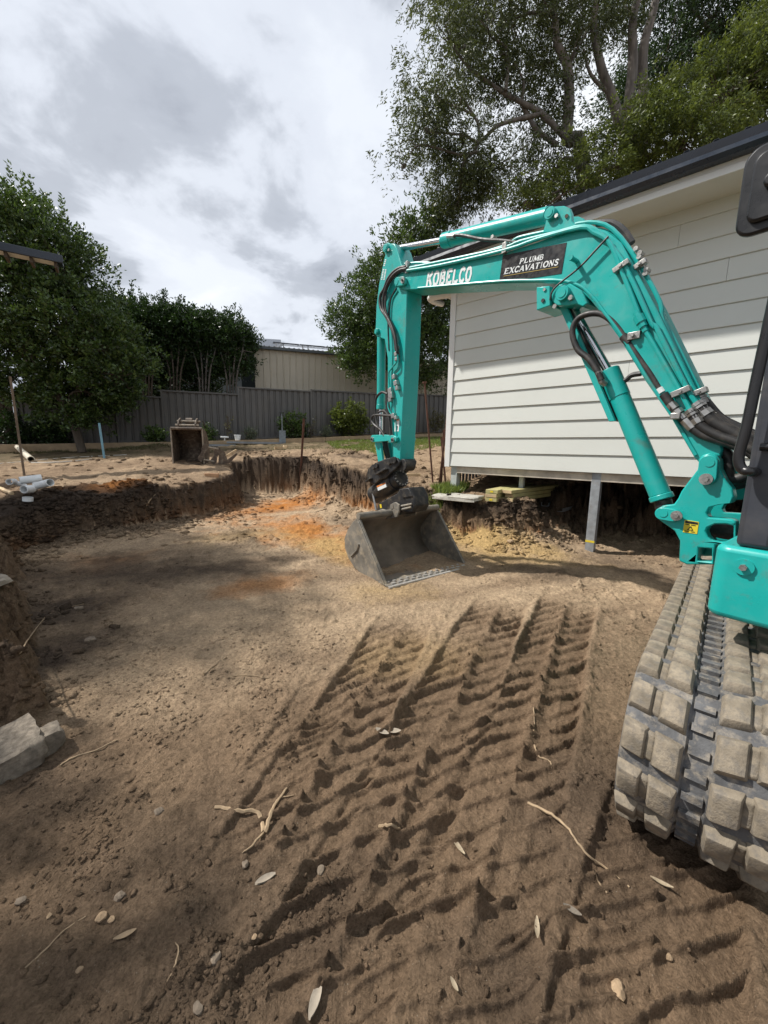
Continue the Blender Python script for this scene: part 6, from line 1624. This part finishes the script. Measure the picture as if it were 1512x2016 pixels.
for lab, px, py, r, mt in (('tan stone in the lower left soil, larger of a pair', 199, 1808, .018, 'tan_stone'), ('small tan stone beside the larger tan one at lower left', 219, 1812, .011, 'tan_stone'), ('grey rounded stone above the tan pair at lower left', 237, 1766, .016, 'stone'), ('brown flat stone near the left edge, lower left', 42, 1776, .018, 'stone'), ('grey stone right of the forked root', 482, 1704, .015, 'stone'),
        ('grey stone in the lower left track print', 632, 1714, .015, 'stone'), ('round tan stone left of the forked root', 313, 1598, .017, 'stone'), ('pale crumbly stone near the bottom right', 1218, 1948, .024, 'tan_stone'), ('yellow clay lump near the right bottom edge', 1316, 1886, .012, 'tan_stone'), ('yellowish clay lump below the rubber track', 1412, 1674, .014, 'tan_stone'), ('dark grey stone at lower centre left', 425, 1888, .018, 'stone'),
        ('pale pebble in the lower left shade', 157, 1910, .010, 'tan_stone'), ('white pebble on the lower left soil', 97, 1804, .009, 'tan_stone'), ('small orange clay lump at lower left centre', 500, 1846, .008, 'tan_stone'), ('orange clay lump at the foot of the bank left of the post', 1005, 1068, .045, 'tan_stone'), ('grey flat stone at the bottom edge left of centre', 390, 1988, .016, 'stone'), ('brown clod stone in the left middle soil', 178, 1262, .03, 'stone'), ('grey stone by the left bank foot', 155, 1200, .035, 'stone')):
    stone(lab, px, py, r, mt)
# broken concrete at the left
def rubble(label, px, py, size, yaw, tilt, lift=0.0):
    ob = lying('concrete_rubble', label, 'rubble', px, py, size, yaw, 'concrete', 'broken concrete at the left pit edge', .3, tilt, .10); ob.location.z += lift; return ob
rubble('large broken concrete slab at the left edge of the pit', 28, 1490, (.26, .20, .12), R(-38), R(10))
rubble('small broken concrete block tucked beside the large slab', 84, 1478, (.09, .15, .12), R(-34), R(4))
lying('pale_board', 'pale rounded board end sticking out of the left bank', 'board', -6, 1146, (.22, .11, .03), R(-30), 'bark_chip', None, .2, R(14))

# under the house edge: slab, timber stack, steel channels
def under(px, py, zz): return V3(gz(px, py, zz))
lying('concrete_slab', 'flat pale concrete slab on the bank under the house corner', 'slab', 900, 978, (.62, .34, .07), HYAW + R(4), 'pale_concrete', None, .75, 0.0, .12)
def hloc(p):
    d = np.array(p) - np.array([hc[0], hc[1], 0]); return float(d @ WU), float(d @ WN)
s4 = zo(860, 900, 6.3)
b0 = hit(*s4(670, 560)); zt_ = float(b0[2])
for k, (X, zoff, w, L, lab) in enumerate(((668, 0.0, .15, 1.5, 'bottom timber board of the left stack under the house'), (665, .052, .15, 1.5, 'middle timber board of the left stack under the house'), (672, .104, .16, 1.5, 'top timber board of the left stack with a yellow tag, under the house'), (870, .0, .16, 1.8, 'bottom timber board of the right stack under the house'), (890, .052, .12, 1.8, 'middle timber board of the right stack under the house'), (845, .104, .17, 1.8, 'top timber board of the right stack under the house'))):
    q = V3(gz(*s4(X, 560), zt_)); o = empty('timber_board', (q.x, q.y, zt_ + .01 + zoff), math.atan2(WN[1], WN[0]) + R(-6 if k > 2 else 4), lab, 'timber', 'timber boards stacked under the house')
    MB().box((0, -w / 2, 0), (L, w / 2, .046)).build('plank', 'new_timber', o, 20, .003)
    if k in (0, 2): MB().box((-.002, -.02, .012), (-.0005, .02, .034)).build('tag', 'decal_yellow', o, None)
    else: MB().box((-.0015, -w / 2 + .004, .004), (-.0003, w / 2 - .004, .042)).build('end_grain', 'scrap_timber', o, None)
for k, (px, py, yw, lab) in enumerate(((1072, 1000, 60, 'steel channel offcut under the house, left of two'), (1100, 1010, 45, 'steel channel offcut under the house, right of two'))):
    b = hit(px, py); o = empty('steel_channel', tuple(b), R(yw), lab, 'channel', 'steel channel offcuts under the house')
    MB().box((0, -.05, .02), (.5, .05, .024)).build('web', 'galv', o, 20); MB().box((0, -.05, .0245), (.5, -.046, .07)).build('flange', 'galv', o, 20); MB().box((0, .046, .0245), (.5, .05, .07)).build('flange', 'galv', o, 20)
for k, (pa, pb2, r_, lab) in enumerate(((s4(320, 330), s4(760, 205), .018, 'pale metal strip sloping under the house corner'), (s4(700, 350), s4(980, 230), .022, 'grey metal strip lying under the house behind the timber'))):
    A = V3(gz(*pa, zt_ + .08)); B = V3(gz(*pb2, zt_ + .16)); o = empty('metal_strip', tuple(A), 0, lab, 'strip', 'metal strips under the house'); MB().tube([Vector(), B - A], r_, 4).build('strip_bar', 'galv', o, 20); MB().tube([Vector((0, 0, r_)), B - A + Vector((0, 0, r_))], r_ * .4, 4).build('strip_lip', 'galv', o, 20)
q = V3(gz(*s4(430, 380), zt_ + .02)); o = empty('plastic_sheet', tuple(q), HYAW, 'folded black plastic sheet behind the timber under the house', 'sheet'); MB().box((-.1, 0, 0), (.75, .35, .05)).build('sheet_fold', 'plastic_black', o, 20, .02); MB().box((.1, .05, .05), (.7, .3, .09)).build('sheet_fold', 'plastic_black', o, 20, .02)
# garden tap on a pipe at the end wall
q0 = hw(873, 812, .25); o = MB().tube([Vector((-.045, .25, q0.z)), Vector((-.12, .25, q0.z)), Vector((-.15, .25, q0.z - .05))], .022, 8).build('garden_tap', 'trim_white', house)

# ------------------------------------------------------------------ loose clods on the soil
def clods(name, label, n, region, smin, smax, seed, bias=0.0):
    g = np.random.default_rng(seed); P = region(g, n * 4)
    dens = fbm(P[:, 0], P[:, 1], 1.3, 3, seed) + .6 * fbm(P[:, 0], P[:, 1], 5, 2, seed + 3)
    _, inb = tracks(P[:, 0], P[:, 1])
    keep = g.random(len(P)) < np.clip(.18 + 1.25 * dens, .03, 1) * (1 - .25 * inb)
    P = P[keep][:n]; m_ = len(P); z = terrain(P[:, 0], P[:, 1])
    t = (1 + 5 ** .5) / 2
    ico = np.array([(-1, t, 0), (1, t, 0), (-1, -t, 0), (1, -t, 0), (0, -1, t), (0, 1, t), (0, -1, -t), (0, 1, -t), (t, 0, -1), (t, 0, 1), (-t, 0, -1), (-t, 0, 1)]) / math.hypot(1, t)
    fc = np.array([(0, 11, 5), (0, 5, 1), (0, 1, 7), (0, 7, 10), (0, 10, 11), (1, 5, 9), (5, 11, 4), (11, 10, 2), (10, 7, 6), (7, 1, 8), (3, 9, 4), (3, 4, 2), (3, 2, 6), (3, 6, 8), (3, 8, 9), (4, 9, 5), (2, 4, 11), (6, 2, 10), (8, 6, 7), (9, 8, 1)])
    r = smin * (smax / smin) ** (g.random(m_) ** 2.6)
    V = ico[None] * (1 + g.normal(0, .3, (m_, 12, 1))) * r[:, None, None] * np.stack([g.uniform(.8, 1.5, m_), g.uniform(.6, 1.1, m_), g.uniform(.4, .75, m_)], 1)[:, None, :]
    a = g.random(m_) * 6.28; ca, sa = np.cos(a)[:, None], np.sin(a)[:, None]
    V = np.stack([V[..., 0] * ca - V[..., 1] * sa, V[..., 0] * sa + V[..., 1] * ca, V[..., 2]], -1) + np.column_stack([P, z + r * .05])[:, None, :]
    Fc = (fc[None] + (np.arange(m_) * 12)[:, None, None]).reshape(-1, 3)
    me = fast_mesh(name, V.reshape(-1, 3), Fc, 3)
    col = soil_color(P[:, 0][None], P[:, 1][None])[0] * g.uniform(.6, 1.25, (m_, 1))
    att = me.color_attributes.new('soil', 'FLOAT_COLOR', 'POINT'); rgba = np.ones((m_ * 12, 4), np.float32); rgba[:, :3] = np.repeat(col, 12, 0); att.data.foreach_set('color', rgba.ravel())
    return tag(link(name, me, 'soil'), label, 'soil', kind='stuff')
def fan(r0, r1):
    def f(g, n):
        r = r0 * (r1 / r0) ** g.random(n); a = R(90) + R(52) * (g.random(n) * 2 - 1); return np.column_stack([r * np.cos(a), r * np.sin(a)])
    return f
def along(w0, w1):
    def f(g, n):
        k = g.integers(1, 19, n); t = g.random(n)[:, None]; a, b = PIT[k], PIT[k + 1]; d = b - a; nn = np.column_stack([-d[:, 1], d[:, 0]]); nn /= np.linalg.norm(nn, axis=1)[:, None] + 1e-9
        return a + d * t + nn * g.uniform(w0, w1, n)[:, None] * np.sign(g.normal(size=n))[:, None]
    return f
clods('soil_clods', 'loose crumbs of soil scattered over the pit floor', 30000, fan(.65, 6.5), .0014, .0115, 5)
clods('bank_clods', 'loose clods along the foot and rim of the pit walls', 8000, along(.0, .42), .006, .042, 6)
def at_mounds(g, n):
    k = g.integers(0, len(MOUNDS), n); mm = np.array(MOUNDS)[k]; q = g.normal(size=(n, 2)) * .6; c, s_ = np.cos(mm[:, 5]), np.sin(mm[:, 5])
    return np.column_stack([mm[:, 0] + q[:, 0] * mm[:, 3] * c - q[:, 1] * mm[:, 4] * s_, mm[:, 1] + q[:, 0] * mm[:, 3] * s_ + q[:, 1] * mm[:, 4] * c])
clods('mound_clods', 'dark lumps on the spoil mounds of the upper ground', 2200, at_mounds, .010, .055, 8)
clods('face_clods', 'lumps and crumbs stuck on the cut faces of the pit', 6500, along(.0, .15), .006, .034, 9)
clods('garden_clods', 'clods scattered on the upper ground', 3000, fan(5.0, 12.5), .012, .06, 7)

# parts go at most two levels below their thing
def depth(o):
    d = 0
    while o.parent: o = o.parent; d += 1
    return d
for o in list(C.objects):
    while depth(o) > 2: o.parent = o.parent.parent
